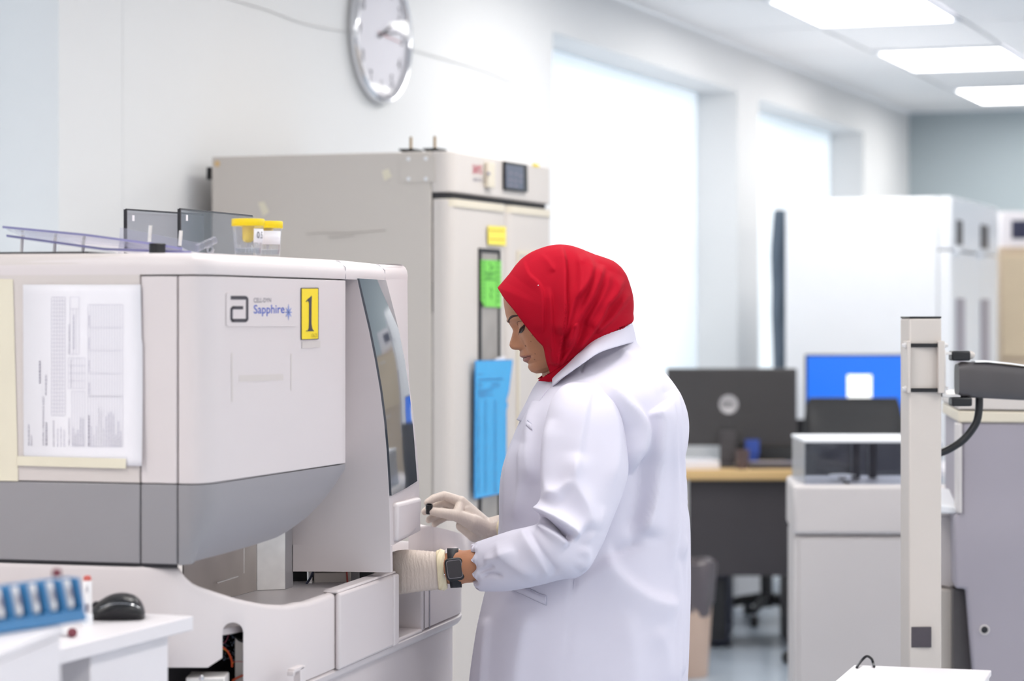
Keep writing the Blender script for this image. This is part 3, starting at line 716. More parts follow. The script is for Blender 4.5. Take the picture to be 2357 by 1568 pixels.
# lid over the hood and the tower top
def lid_ring(path, z, d): return [p+Z*z for p in offset_path(path, -d)]
l, f, g, e = tow(637)
TF, TG, TE = [Vector(((a-CX)*b/FPX, b, 0)) for a, b in (f, g, e)]
lidp = [side_pt(326.5), side_pt(380)]+[p.copy() for p in hood]+[E.lerp(TF, .5), TF.copy(), TG.copy(), TE.copy()]+[TE-NM*0.30+DM*0.02]
prof = [(0.0, ZL+0.0015), (-0.001, ZL+0.014), (0.0015, ZL+0.022), (0.006, ZL+0.028), (0.014, ZL+0.032), (0.024, ZT)]
obj('lid', MB().loft([lid_ring(lidp, z, d)+[lidp[0]-NM*0.45+Z*z] for d, z in prof], True, True), M_mach, an, angle=50)
lp2 = left_path
prof2 = [(0.0, ZT-0.0285), (0.001, ZT-0.018), (0.006, ZT-0.008), (0.016, ZT-0.002), (0.03, ZT), (0.1, ZT)]
obj('left_lid', MB().loft([lid_ring(lp2, z, d)+[lp2[-1]-NM*0.45+Z*z] for d, z in prof2], True, True), M_machb, an, angle=50)
jm = MB()
for a in (794.5, 889):
    q = E if a < 800 else TG
    jm.tube([q+Z*(ZL+0.002)+NM*0.0005-DM*0.0005, q+Z*(ZL+0.022), q-NM*0.012+Z*(ZL+0.0325), q-NM*0.05+Z*(ZT+0.0005)], 0.0006, 5)
obj('lid_joint', jm, M_ink, an)
# rubber mat along the back of the left lid
obj('lid_mat', MB().prism([MP(US+0.05, -0.26, ZT), MP(US+0.05, back_w, ZT), MP(US+0.22, back_w, ZT), MP(US+0.22, -0.26, ZT)], Z*0.004), M_black, an, bevel=0.001)
# ---- badge, number label, scuffs on the hood
HP = E; HN = Vector((-(E-flat0).y, (E-flat0).x, 0)).normalized()
if HN.y > 0: HN = -HN
def hf(px, py, off=0.0008): return onplane(px, py, HP+HN*off, HN)
def hpoly(mb_, pts, off=0.001, th=0.0003): mb_.prism([hf(x, y, off) for x, y in pts], HN*th)
def rrect(x0, y0, x1, y1, r, n=5):
    o = []
    for cx, cy, a0 in ((x1-r, y0+r, -90), (x1-r, y1-r, 0), (x0+r, y1-r, 90), (x0+r, y0+r, 180)):
        for k in range(n+1):
            a = math.radians(a0+90*k/n); o.append((cx+r*math.cos(a), cy+r*math.sin(a)))
    return o
pm = MB(); hpoly(pm, rrect(520, 673, 681, 752, 6), 0.0004, 0.0008)
plate = obj('badge_plate', pm, M_mach, an, smooth=False)
# square monogram of one bent bar
lm = MB()
segs = [((531, 685.5), (564, 685.5), 4.3), ((569, 689), (569, 735), 2.6), ((533, 738), (566, 738), 4.0), ((532.8, 711), (532.8, 735), 2.6), ((535, 708.5), (559.5, 708.5), 3.8)]
for (x0, y0), (x1, y1), hw in segs:
    if abs(x1-x0) > abs(y1-y0): hpoly(lm, [(x0, y0-hw), (x1, y1-hw), (x1, y1+hw), (x0, y0+hw)], 0.0014)
    else: hpoly(lm, [(x0-hw, y0), (x1+hw, y0), (x1+hw, y1), (x0-hw, y1)], 0.0014)
def arc_corner(cx, cy, rx, ry, tx, ty, a0):
    n = 7; o = [(cx+rx*math.cos(math.radians(a0+90*k/n)), cy+ry*math.sin(math.radians(a0+90*k/n))) for k in range(n+1)]
    i_ = [(cx+(rx-tx)*math.cos(math.radians(a0+90*k/n)), cy+(ry-ty)*math.sin(math.radians(a0+90*k/n))) for k in range(n+1)]
    hpoly(lm, o+i_[::-1], 0.0014)
arc_corner(563, 690, 8.6, 8.8, 5.2, 8.6, -90); arc_corner(563, 733.5, 8.6, 8.5, 5.2, 8.0, 0); arc_corner(539, 733.5, 8.8, 8.5, 5.2, 8.0, 90); arc_corner(539, 713, 8.8, 8.3, 5.2, 7.6, 180)
obj('monogram', lm, M_inkd, plate, smooth=False)
tm = MB(); put_text(tm, 'CELL-DYN', quad_fn(hf(584, 697, 0.0014), hf(624, 696, 0.0014), hf(624, 686, 0.0014), hf(584, 686, 0.0014)), True)
obj('grey_lettering', tm, mat('ink_mid', rgb(120, 114, 124), 0.7, var=0), plate, smooth=False)
tm = MB(); put_text(tm, 'Sapphire', quad_fn(hf(584, 728.5, 0.0014), hf(655, 727.5, 0.0014), hf(655, 701, 0.0014), hf(584, 702, 0.0014)), True)
obj('blue_lettering', tm, M_blueink, plate, smooth=False)
sm_ = MB()
for k in range(8):
    a = math.radians(45*k); L = 19 if k % 2 == 0 and k % 4 else (9 if k % 4 == 0 else 15)
    if k % 4 == 2: L = 19
    cx, cy = 664, 719; dx, dy = math.cos(a), math.sin(a); ex, ey = -dy*1.5, dx*1.5
    if k % 2: dx *= 0.62
    hpoly(sm_, [(cx+ex, cy+ey), (cx+dx*L*0.5+ex, cy+dy*L*0.5+ey), (cx+dx*L, cy+dy*L), (cx+dx*L*0.5-ex, cy+dy*L*0.5-ey), (cx-ex, cy-ey)], 0.0014)
obj('star_mark', sm_, M_lilac, plate, smooth=False)
ym = MB(); hpoly(ym, [(693, 663), (733, 662.5), (733, 781), (693, 782.5)], 0.0012, 0.0006)
yl = obj('number_label', ym, M_inkd, an, smooth=False)
ym = MB(); hpoly(ym, [(694.5, 665), (731.8, 664.5), (731.8, 779.5), (694.5, 781)], 0.0019, 0.0003)
obj('yellow_field', ym, M_yellow, yl, smooth=False)
ym = MB(); hpoly(ym, [(704.5, 761.5), (722.5, 760.5), (722.2, 762.5), (704.5, 763)], 0.0024)
hpoly(ym, [(708, 761.5), (710.2, 756), (711, 745), (711.2, 700), (710.6, 696), (708, 692.5), (704.2, 695.6), (704, 694), (709, 688), (714, 684), (717, 680.5), (717.6, 684), (717, 700), (716.8, 745), (718.4, 756), (721, 761)], 0.0024)
obj('numeral', ym, M_inkd, yl, smooth=False)
ym = MB(); put_text(ym, '10620', quad_fn(hf(716.5, 777.5, 0.0024), hf(730.5, 776.5, 0.0024), hf(730.5, 767, 0.0024), hf(716.5, 768, 0.0024)))
obj('small_print', ym, mat('ochre_print', rgb(190, 160, 40), 0.7, var=0), yl, smooth=False)
ym = MB(); hpoly(ym, [(550, 864), (652, 861), (652, 876), (550, 879)], 0.0003, 0.0001); hpoly(ym, [(532, 812), (535, 812), (536, 925), (533, 925)], 0.0003, 0.0001); hpoly(ym, [(669, 815), (672, 815), (671, 900), (669, 900)], 0.0003, 0.0001)
obj('tape_residue', ym, M_machb, an, smooth=False)
ym = MB(); hpoly(ym, [(695, 786), (737, 785), (737, 800), (695, 802)], 0.0006, 0.0003)
obj('clear_tape', ym, M_machb, an, smooth=False)
# joints drawn as real thin recess strips on the cover edges (dark core shows through them)

# ------------------------------------------------------------------ maintenance sheet taped to the near side
SPn = -DM
def sf(px, py, off=0.001): return onplane(px, py, MP(US, 0, 0)-DM*off, DM)
ms = thing('maintenance_sheet', 'printed white maintenance chart taped sideways on the analyser side', 'paper', sf(190, 1073, 0.002))
pr = []
for k in range(25):
    t = k/24; y = 655+418*t
    xr = 324+2.5*math.sin(t*3)+ (2 if t > .3 else 0); lift = 0.002+0.006*t**4
    pr.append([sf(53+1.5*t, y, 0.002), sf(190, y, 0.002), sf(290, y, 0.002), sf(xr, y, 0.002+lift)])
obj('sheet_paper', MB().loft(pr, False, False), M_paper, ms, solid=0.0004)
K = 300/1023.0
def pp(cx, cy): return 40+cx*K, 640+cy*K         # coordinates measured on an enlarged view of the sheet
pl_, pd_ = MB(), MB()
def bar(mb_, x0, y0, x1, y1, off=0.0032):
    a = pp(x0, y0); b = pp(x1, y1); mb_.prism([sf(a[0], b[1], off), sf(b[0], b[1], off), sf(b[0], a[1], off), sf(a[0], a[1], off)], -DM*0.0001)
def vgrid(x0, x1, y0, y1, nx, ny, wl=2.2):
    for k in range(nx+1): x = x0+(x1-x0)*k/nx; bar(pl_, x-wl/2, y0, x+wl/2, y1)
    for k in range(ny+1): y = y0+(y1-y0)*k/ny; bar(pl_, x0, y-wl/2, x1, y+wl/2)
vgrid(268, 374, 150, 1080, 5, 31); vgrid(414, 484, 150, 243, 1, 1); vgrid(414, 484, 243, 600, 3, 1); vgrid(400, 530, 628, 868, 6, 4); vgrid(428, 530, 890, 1320, 5, 1); vgrid(554, 826, 210, 930, 13, 4); vgrid(554, 826, 930, 1325, 13, 1)
def vtext(mb_, txt, x0, x1, y0, y1, off=0.0032, bold=False):
    # reads upwards: line start at the bottom (y1), letters' tops to the left (x0)
    def q(u, v):
        a = pp(x1+(x0-x1)*v, y1+(y0-y1)*u); return sf(a[0], a[1], off)
    put_text(mb_, txt, q, bold)
def scrawl(mb_, x0, x1, y0, y1):
    """a line of print too small to read: a row of word-long dashes"""
    y = y1
    while y > y0+3:
        L = random.uniform(10, 34); bar(mb_, x0, max(y-L, y0), x1, y); y -= L+5
vtext(pd_, 'SAPPHIRE 1 MAINTENANCE SHEET', 196, 210, 930, 1315)
vtext(pd_, 'DAILY MAINTENANCE', 278, 290, 1120, 1322); vtext(pd_, 'WEEKLY MAINTENANCE', 400, 411, 1100, 1318); vtext(pd_, 'MONTHLY MAINTENANCE', 400, 411, 365, 598)
for x0, x1, y0, y1 in ((222, 231, 1135, 1315), (170, 180, 648, 828), (220, 227, 760, 920), (557, 565, 1080, 1320), (86, 91, 1150, 1315), (106, 111, 1235, 1315), (919, 924, 1090, 1330), (940, 945, 1135, 1330)): scrawl(pd_, x0, x1, y0, y1)
for k in range(13): scrawl(pl_, 578+19.3*k, 582.5+19.3*k, 1325-random.uniform(90, 330), 1325)
for k in range(3): scrawl(pl_, 313+26*k, 318+26*k, 1325-random.uniform(120, 230), 1325)
for k in range(5): scrawl(pl_, 435+20*k, 439.5+20*k, 1320-random.uniform(80, 260), 1320)
for k in range(4): scrawl(pl_, 560, 565, 290+178*k, 380+178*k)
scrawl(pl_, 437, 445, 290, 560); scrawl(pl_, 418, 424, 640, 860)
obj('table_print', pl_, mat('print_pale', rgb(206, 203, 217), 0.8, var=0), ms, smooth=False)['kind'] = 'stuff'
obj('heading_print', pd_, mat('print_mid', rgb(160, 155, 170), 0.8, var=0), ms, smooth=False)['kind'] = 'stuff'
tp = MB(); tp.prism([sf(40, 1050, 0.0045), sf(290, 1056, 0.0045), sf(290, 1079, 0.0055), sf(40, 1072, 0.0045)], -DM*0.0003)
obj('tape_strip', tp, M_tape, ms, smooth=False)
tp = MB(); tp.prism([sf(-60, 640, 0.0012), sf(30, 643, 0.0012), sf(42, 1108, 0.0012), sf(-60, 1106, 0.0012)], -DM*0.0003)
obj('tape_strip', tp, M_tape, ms, smooth=False)

# ------------------------------------------------------------------ things standing on the analyser
def specimen_cup(px, Y, lid_px, label, note):
    s = Y/FPX; r = lid_px/2*s
    b = Vector(((px-CX)*s, Y, ZT+0.002))
    c = thing('specimen_cup', label, 'specimen cup', b, 'yellow-lidded specimen cups')
    h = 0.060
    obj('cup_body', MB().lathe(b, Z, [(0.0, 0.0), (r*0.78, 0.0), (r*0.80, 0.002), (r*0.93, h*0.78), (r*0.93, h*0.80), (r*0.90, h*0.80), (r*0.76, 0.004), (0.0, 0.004)], 36, cap=False), M_cup, c)
    obj('liquid', MB().lathe(b+Z*0.004, Z, [(0.0, 0.0), (r*0.74, 0.0), (r*0.765, 0.008), (0, 0.0085)], 28, cap=False), M_water, c)
    lid = MB(); n = 72; rr = []
    for rad, z, kn in ((r*0.93, h*0.80, 0), (r*0.98, h*0.80, 1), (r*1.0, h*0.81, 1), (r*1.0, h*0.975, 1), (r*0.97, h*0.995, 0), (r*0.9, h, 0), (r*0.001, h, 0)):
        rr.append([b+Z*z+Vector((math.cos(2*math.pi*k/n), math.sin(2*math.pi*k/n), 0))*(rad-(0.0006 if kn and k % 2 else 0)) for k in range(n)])
    lid.loft(rr, True, True)
    lo = obj('lid', lid, M_ylid, c, angle=50)
    obj('needle_holder', MB().lathe(b+Z*h*0.80, -Z, [(r*0.45, 0), (r*0.36, 0.002), (r*0.34, 0.022), (r*0.26, 0.025), (r*0.12, 0.027)], 20), M_ylid, lo)
    obj('needle_sheath', MB().lathe(b+Z*(h*0.80-0.027), -Z, [(0.0035, 0), (0.0025, 0.004), (0.0012, 0.008), (0, 0.009)], 10), M_clear, lo)
    lab = MB(); a0, a1 = note; rr = []
    for k in range(13):
        a = math.radians(a0+(a1-a0)*k/12); d = Vector((math.cos(a), math.sin(a), 0))
        rr.append([b+d*(r*0.885+0.0005)+Z*h*0.34, b+d*(r*0.935+0.0005)+Z*h*0.72])
    lb = obj('paper_label', MB().loft(rr, False, False), M_paper, c, solid=0.0003)
    return c, b, r, lb
c1, b1, r1, lb1 = specimen_cup(571, 3.92, 76, 'yellow-lidded specimen cup with a handwritten label, front one on the analyser', (-62, -8))
tm = MB()
def cylf(u, v):
    a = math.radians(-50+30*u); d = Vector((math.cos(a), math.sin(a), 0)); return b1+d*(r1*0.925+0.0012)+Z*(0.060*0.46+0.011*v)
put_text(tm, '0.5', cylf)
obj('handwritten_figure', tm, M_inkd, lb1, smooth=False)
specimen_cup(616, 4.02, 70, 'yellow-lidded specimen cup half hidden behind the labelled one', (-130, -20))
# smoked acrylic plates standing on edge
def plate_on_lid(x0, Y0, x1, Y1, y0, y1, label):
    a = Vector(((x0-CX)*Y0/FPX, Y0, ZT+0.004)); b = Vector(((x1-CX)*Y1/FPX, Y1, ZT+0.004))
    za = CAMZ-(y0-HY)*Y0/FPX; zb = CAMZ-(y1-HY)*Y1/FPX
    n_ = Vector((-(b-a).y, (b-a).x, 0)).normalized()*0.005
    o = thing('acrylic_plate', label, 'acrylic plate', (a+b)/2, 'smoked acrylic plates on the analyser')
    obj('smoked_sheet', MB().hexa([a, b, b+n_, a+n_, Vector((a.x, a.y, za)), Vector((b.x, b.y, zb)), Vector((b.x, b.y, zb))+n_, Vector((a.x, a.y, za))+n_]), M_smoke, o, smooth=False)
    obj('dark_edge', MB().hexa([a-(b-a)*0.012, a, a+n_, a-(b-a)*0.012+n_, Vector((a.x, a.y, za))-(b-a)*0.012, Vector((a.x, a.y, za)), Vector((a.x, a.y, za))+n_, Vector((a.x, a.y, za))-(b-a)*0.012+n_]), M_blackm, o, smooth=False)
    obj('top_edge', MB().tube([Vector((a.x, a.y, za))+n_*.5, Vector((b.x, b.y, zb))+n_*.5], 0.0016, 6), M_dark, o)
    p = (a+b)/2; q = a.lerp(b, 0.07)
    obj('sticker', MB().box(Vector((q.x, q.y, za-0.014))-n_*0.1, (b-a).normalized()*0.004, n_*0.06, Z*0.005), M_paper, o, smooth=False)
plate_on_lid(293, 4.05, 470, 4.35, 482, 494, 'smoked grey acrylic plate standing on edge, left of the pair')
plate_on_lid(417, 4.02, 583, 4.40, 481, 497, 'smoked grey acrylic plate standing on edge, right one behind the specimen cups')
# tilted clear acrylic tray on metal stand-offs
tr = thing('acrylic_tray', 'clear acrylic tray tilted on metal stand-offs at the top left of the analyser', 'tray', at(200, 582, 3.95))
def slab(pts, th):
    m_ = MB(); m_.prism(pts, th); return m_
A_ = [(6, 518), (160, 534), (195, 537), (240, 545), (420, 569)]
for (pts, Y0, dpth, nm, dz) in (([(6, 520), (195, 538), (345, 558), (420, 570)], 3.86, 0.16, 'upper_sheet', -0.014), ([(15, 540), (160, 560), (240, 571), (440, 578)], 3.88, 0.14, 'lower_sheet', -0.003)):
    top = [at(x, y, Y0) for x, y in pts]
    rr = [[p, p+Vector((0.012, dpth, dz)), p+Vector((0.012, dpth, dz-0.004)), p-Z*0.004] for p in top]
    so = obj(nm, MB().loft(rr, True, True), M_clear, tr, angle=30)
    obj('sheet_edge', MB().loft([[p-Vector((0, .0005, 0)), p-Vector((0, .0005, 0.0036)), p-Vector((0, .001, .0036)), p-Vector((0, .001, 0))] for p in top], True, True), M_edge, so, smooth=False)
obj('end_sheet', slab([at(276, 524, 3.98), at(457, 559, 4.0), at(455, 584, 4.0), at(272, 584, 3.98)], Vector((0.002, 0.004, 0))), M_clear, tr, smooth=False)
for (x, y0, y1, Y) in ((50, 541, 582, 3.92), (126, 545, 582, 3.92), (192, 538, 582, 3.92), (345, 519, 557, 3.9), (415, 531, 566, 3.9)):
    p1 = at(x+1.5, y0, Y); p0 = at(x-1.5, y1, Y)
    if y1 > 570: p0.z = ZT+0.002
    obj('standoff', MB().tube([p0, p1], 0.0029, 14), M_metal, tr)
tag(obj('black_knob', MB().lathe(Vector(((362-CX)*3.86/FPX, 3.86, ZT)), Z, [(0.0, 0), (0.0138, 0), (0.0138, 0.001), (0.0132, 0.0015)]+[(0.0136 if q % 2 else 0.013, 0.002+q*0.0022) for q in range(7)]+[(0.0136, 0.0188), (0.012, 0.0200), (0, 0.0200)], 28), M_black), 'short ribbed black knob standing on the analyser lid beside the tray', 'knob')
tb = thing('clear_tubing', 'short clear plastic tube fitting lying on the lid between plates and cups', 'tube', at(480, 584, 3.93))
obj('fitting_arm', MB().tube([at(452, 572, 3.95), at(496, 552, 3.97)], 0.0065, 14), M_clear, tb)
obj('fitting_ring', MB().lathe(at(485, 575, 3.9), (0, -1, 0), [(0.0035, 0), (0.0058, 0), (0.0058, 0.01), (0.0035, 0.01), (0.0035, 0)], 18, cap=False), M_clear, tb)

# ------------------------------------------------------------------ side desk at the lower left
DZ = CAMZ-(1418-HY)*3.5/FPX
DC = Vector(((445-CX)*3.5/FPX, 3.5, 0))
def DP(t, wd, z): return DC+DW*t+NW*wd+Z*z
dk = thing('side_desk', 'white laminate side desk in the lower left corner with a mouse on it', 'desk', DP(-0.4, -0.3, 0))
obj('desk_top', MB().prism([DP(0, 0, DZ-0.021), DP(-0.75, 0, DZ-0.021), DP(-0.75, -0.6, DZ-0.021), DP(0, -0.6, DZ-0.021)], Z*0.021), M_white, dk, bevel=0.0015)
pa = onplane(388, 1500, DP(0, -0.02, 0), NW); pbq = onplane(209, 1500, DP(0, -0.02, 0), NW)
ta, tb_ = (pa-DC).dot(DW), (pbq-DC).dot(DW)
obj('drawer_unit', MB().prism([DP(ta, -0.02, 0.02), DP(tb_, -0.02, 0.02), DP(tb_, -0.5, 0.02), DP(ta, -0.5, 0.02)], Z*(DZ-0.0215-0.02)), M_white, dk, bevel=0.003)
for k, t_ in enumerate((-0.72,)):
    obj('leg', MB().box(DP(t_, -0.06, (DZ-0.021)/2), DW*0.02, NW*0.02, Z*(DZ-0.021)/2), M_metald, dk, bevel=0.002)
    obj('leg', MB().box(DP(t_, -0.54, (DZ-0.021)/2), DW*0.02, NW*0.02, Z*(DZ-0.021)/2), M_metald, dk, bevel=0.002)
obj('kneehole_back', MB().box(DP(-0.5, -0.3, 0.55), DW*0.2, NW*0.01, Z*0.42), M_black, dk)
# mouse
def desk_pt(px, py): return onplane(px, py, (0, 0, DZ), Z)
mo = thing('computer_mouse', 'black computer mouse at the back corner of the side desk', 'mouse', desk_pt(270, 1425))
p0 = desk_pt(207, 1426); p1 = desk_pt(334, 1424); ax = (p1-p0); L = ax.length; ax.normalize(); ay = Z.cross(ax).normalized()
rr = []
prof = [(0.0, 0.009, 0.014), (0.06, 0.018, 0.023), (0.2, 0.0265, 0.027), (0.36, 0.0335, 0.029), (0.52, 0.0362, 0.030), (0.68, 0.0355, 0.031), (0.81, 0.032, 0.030), (0.91, 0.025, 0.026), (0.97, 0.017, 0.019), (1.0, 0.008, 0.010)]
for t, h, wd_ in catmull(prof, 36):
    c = p0+ax*L*t
    rr.append([c+ay*wd_*math.cos(a)*(1 if math.sin(a) > -0.2 else 0.9)+Z*max(0.0015, 0.0015+h*(0.32+0.68*math.sin(a)) if math.sin(a) > -0.45 else 0.0015) for a in [2*math.pi*k/28 for k in range(28)]])
obj('mouse_shell', MB().loft(rr, True, True), mat('mouse_black', rgb(15, 15, 20), 0.28, var=0.05), mo, angle=70)
gm = MB()
gm.tube([p0+ax*L*t+ay*(-1)*wd_*0.86*(-1 if ay.y > 0 else 1)*(-1)+Z*(0.0015+h*0.66) for t, h, wd_ in catmull(prof[2:8], 16)], 0.0007, 5)
obj('side_seam', gm, M_chrome, mo)
obj('scroll_wheel', MB().lathe(p0+ax*L*0.12-ay*0.003+Z*0.019, ay, [(0.006, 0), (0.007, 0.001), (0.007, 0.005), (0.006, 0.006)], 16), M_blackm, mo)
obj('mouse_cord', MB().tube(catmull([p0+Z*0.006, p0-ax*0.03+Z*0.003+Vector((0, .02, 0)), p0-ax*0.12+Z*0.003+Vector((0, .05, 0))], 12).tolist(), 0.0018, 8), M_black, mo)
# sample tubes on the desk
tbp = desk_pt(201, 1439)
t1 = thing('sample_tube', 'white-labelled sample tube standing upside down beside the mouse', 'sample tube', tbp, 'sample tubes on the side desk')
obj('tube_cap', MB().lathe(tbp, Z, [(0, 0), (0.0078, 0), (0.0078, 0.0145), (0.0074, 0.0155), (0.0064, 0.0158)], 24), M_whitec, t1)
obj('tube_body', MB().lathe(tbp+Z*0.0158, Z, [(0.0062, 0), (0.0065, 0.0005), (0.0062, 0.047), (0.006, 0.0475)], 24), M_tubew, t1)
obj('tube_end', MB().lathe(tbp+Z*0.0633, Z, [(0.0058, 0), (0.0057, 0.004), (0.0045, 0.0062), (0.002, 0.0072), (0, 0.0074)], 24), M_red, t1)
bc = MB()
for k in range(12):
    bc.box(tbp+Vector((0.001, -0.00655, 0.019+0.0011*k)), (0.0032, 0, 0), (0, 0.0002, 0), (0, 0, random.choice((0.0002, 0.0004))))
for k in range(3): bc.box(tbp+Vector((-0.001+0.0015*k, -0.00655, 0.05+0.004*(k % 2))), (0.0003, 0, 0), (0, 0.0002, 0), (0, 0, 0.004))
obj('bar_code', bc, M_ink, t1, smooth=False)
q0 = desk_pt(165, 1467)
t2 = thing('sample_tube', 'sample tube with a dark red stopper lying on the side desk', 'sample tube', q0, 'sample tubes on the side desk')
dt = Vector((-0.8, 0.6, 0)).normalized()
obj('tube_body', MB().tube([q0+Z*0.0062, q0+dt*0.06+Z*0.0062], 0.0055, 16), M_tubew, t2)
obj('stopper', MB().lathe(q0+Z*0.0062-dt*0.006, dt, [(0, 0), (0.0052, 0.0005), (0.0062, 0.002), (0.0062, 0.008), (0.0055, 0.009)], 18), M_dred, t2)
# white box in the foreground and the blue tube rack on it
BZ = CAMZ-(1440-HY)*2.72/FPX
ab = math.radians(8); DB = Vector((math.sin(ab), math.cos(ab), 0)); NB = Vector((math.cos(ab), -math.sin(ab), 0))
bcn = Vector(((141-CX)*2.72/FPX, 2.72, 0))
wb = thing('foreground_cabinet', 'blurred white cabinet corner at the very bottom left under the blue rack', 'cabinet', bcn-NB*0.2-DB*0.1)
def BX(t, wd, z): return bcn+DB*t+NB*wd+Z*z
obj('cabinet_body', MB().prism([BX(0, 0, 0), BX(-0.24, 0, 0), BX(-0.24, -0.4, 0), BX(0, -0.4, 0)], Z*(BZ-0.012)), M_white, wb, bevel=0.003)
obj('cabinet_top', MB().prism([BX(0.003, 0.003, BZ-0.0115), BX(-0.243, 0.003, BZ-0.0115), BX(-0.243, -0.4, BZ-0.0115), BX(0.003, -0.4, BZ-0.0115)], Z*0.0115), M_white, wb, bevel=0.003)
R1 = Vector(((186-CX)*2.76/FPX, 2.76, BZ+0.001)); R0 = Vector(((-60-CX)*2.62/FPX, 2.62, BZ+0.001))
rx = R1-R0; RL = rx.length; rx.normalize(); ry = Vector((-rx.y, rx.x, 0)); rtilt = (Z+ry*0.25).normalized()
rk = thing('tube_rack', 'blue plastic rack of white sample tubes at the lower left edge', 'tube rack', R0)
rb = MB()
rb.hexa([R0-ry*0.012, R1-ry*0.012, R1+ry*0.028, R0+ry*0.028]+[p+Z*0.014 for p in (R0-ry*0.006, R1-ry*0.006, R1+ry*0.028, R0+ry*0.028)])
obj('rack_base', rb, M_rack, rk, bevel=0.002)
obj('rack_back', MB().hexa([R0+ry*0.012+Z*0.014, R1+ry*0.012+Z*0.014, R1+ry*0.016+Z*0.014, R0+ry*0.016+Z*0.014]+[p+rtilt*0.036+Z*0.014 for p in (R0+ry*0.012, R1+ry*0.012, R1+ry*0.016, R0+ry*0.016)]), M_rack, rk, bevel=0.001)
pitch = 0.0275
tubes = []
k = 0
while True:
    s = RL-0.0005-pitch*k
    if s < 0: break
    for sd, w_ in ((0.0, 0.0035),):
        p = R0+rx*(s-0.002)
        obj('divider', MB().hexa([p-rx*w_-ry*0.006+Z*0.013, p+rx*w_-ry*0.006+Z*0.013, p+rx*w_+ry*0.014+Z*0.013, p-rx*w_+ry*0.014+Z*0.013]+[q+rtilt*0.037 for q in (p-rx*w_-ry*0.006+Z*0.013, p+rx*w_-ry*0.006+Z*0.013, p+rx*w_+ry*0.014+Z*0.013, p-rx*w_+ry*0.014+Z*0.013)]), M_rack, rk, bevel=0.001)
    if s-pitch > 0: tubes.append(R0+rx*(s-pitch*0.52)+ry*0.002+Z*0.0145)
    k += 1
names = ['first', 'second', 'third', 'fourth', 'fifth', 'sixth', 'seventh']
for k, p in enumerate(tubes):
    t_ = thing('rack_tube', '%s white-labelled tube in the blue rack, counted from its right end' % names[k], 'sample tube', p, 'tubes in the blue rack')
    ax_ = rtilt
    obj('tube_body', MB().lathe(p, ax_, [(0.0015, 0), (0.0035, 0.001), (0.0048, 0.004), (0.0048, 0.033), (0.004, 0.034)], 16), M_tubew, t_)
    obj('bar_code', MB().box(p+ax_*0.019-ry*0.0048, rx*0.0025, ry*0.0003, ax_*0.006), M_ink, t_, smooth=False)
sk = min(range(200), key=lambda q: abs(topx(R0+rx*RL*q/199+ry*0.022)[0]-131))
p = R0+rx*RL*sk/199+ry*0.0225+Z*0.0142
st_ = thing('stoppered_tube', 'dark red stoppered tube peeking over the back of the blue rack', 'sample tube', p)
obj('tube_body', MB().lathe(p, Z, [(0.002, 0), (0.005, 0.003), (0.005, 0.037)], 14), M_tubew, st_)
obj('stopper', MB().lathe(p+Z*0.036, Z, [(0.005, 0), (0.0055, 0.001), (0.0055, 0.007), (0.004, 0.009), (0, 0.0095)], 14), M_dred, st_)

# ------------------------------------------------------------------ the woman at the analyser
YB = 4.58
pe = thing('person', 'woman in a red headscarf, white lab coat and latex gloves working at the analyser', 'person', Vector((at(1370, 900, YB).x, YB, 0)))

def seg_dist(P, pts):
    """signed distance of image points P (N,2) to a polyline, and position along it 0..1"""
    pts = np.array(pts, float); best = np.full(len(P), 1e9); sign = np.ones(len(P)); along = np.zeros(len(P)); m = len(pts)-1
    for i in range(m):
        a, b = pts[i], pts[i+1]; d = b-a; L2 = (d*d).sum()
        t_raw = ((P-a)@d)/L2; t = np.clip(t_raw, 0, 1); q = a+t[:, None]*d; dv = P-q; ds = np.sqrt((dv*dv).sum(1))
        cr = d[0]*dv[:, 1]-d[1]*dv[:, 0]
        upd = ds < best
        best = np.where(upd, ds, best); sign = np.where(upd, np.sign(cr), sign); along = np.where(upd, (i+t)/m, along)
    return best*sign, along
FOLD = 1.5
def folds(P, lst):
    """sum of fold reliefs. each: (points, height, width on the left, width on the right, end fade)"""
    h = np.zeros(len(P))
    for pts, amp, wl, wr, fade in lst:
        s, t = seg_dist(P, catmull(pts, 4*len(pts)))
        prof = np.where(s < 0, np.exp(-(np.abs(s)/wl)**1.45), np.exp(-(np.abs(s)/wr)**1.45))
        e = np.clip(np.minimum(t, 1-t)/max(fade, 1e-3), 0, 1); e = e*e*(3-2*e)
        h += FOLD*amp*prof*e
    return h
def px_of(V): return np.stack([CX+V[:, 0]*FPX/V[:, 1], HY-(V[:, 2]-CAMZ)*FPX/V[:, 1]], 1)

# ---- head (profile to the left, chin down), ring by ring along the head's own axis
YH = 4.565; S = YH/FPX
HO = at(1290, 740, YH)
yaw = math.radians(5)
fd_ = Vector((-0.94*math.cos(yaw), -math.sin(yaw), -0.34*math.cos(yaw))).normalized()
ld_ = Vector((math.sin(yaw), -math.cos(yaw), 0)).normalized()
ud_ = fd_.cross(ld_).normalized()
if ud_.z < 0: ud_ = -ud_
fprof = [(-112, 30), (-104, 60), (-97.6, 80), (-94, 93), (-86.7, 102.6), (-79, 106), (-73.2, 106.2), (-67, 102.6), (-63.7, 105), (-57, 111.8), (-53, 111.5), (-50.2, 109.5), (-47, 113.5), (-43, 115.8), (-38, 113.8), (-33, 111.6), (-29.2, 112.5), (-26.5, 120), (-23, 126), (-17, 129.3), (-11.6, 129.6), (-5, 126), (5, 118), (16.7, 110.9), (23, 111), (30, 112.8), (41.5, 114.7), (60, 113.5), (80, 110), (93.8, 106.4), (115, 92), (135, 66), (148, 35), (152, 6)]
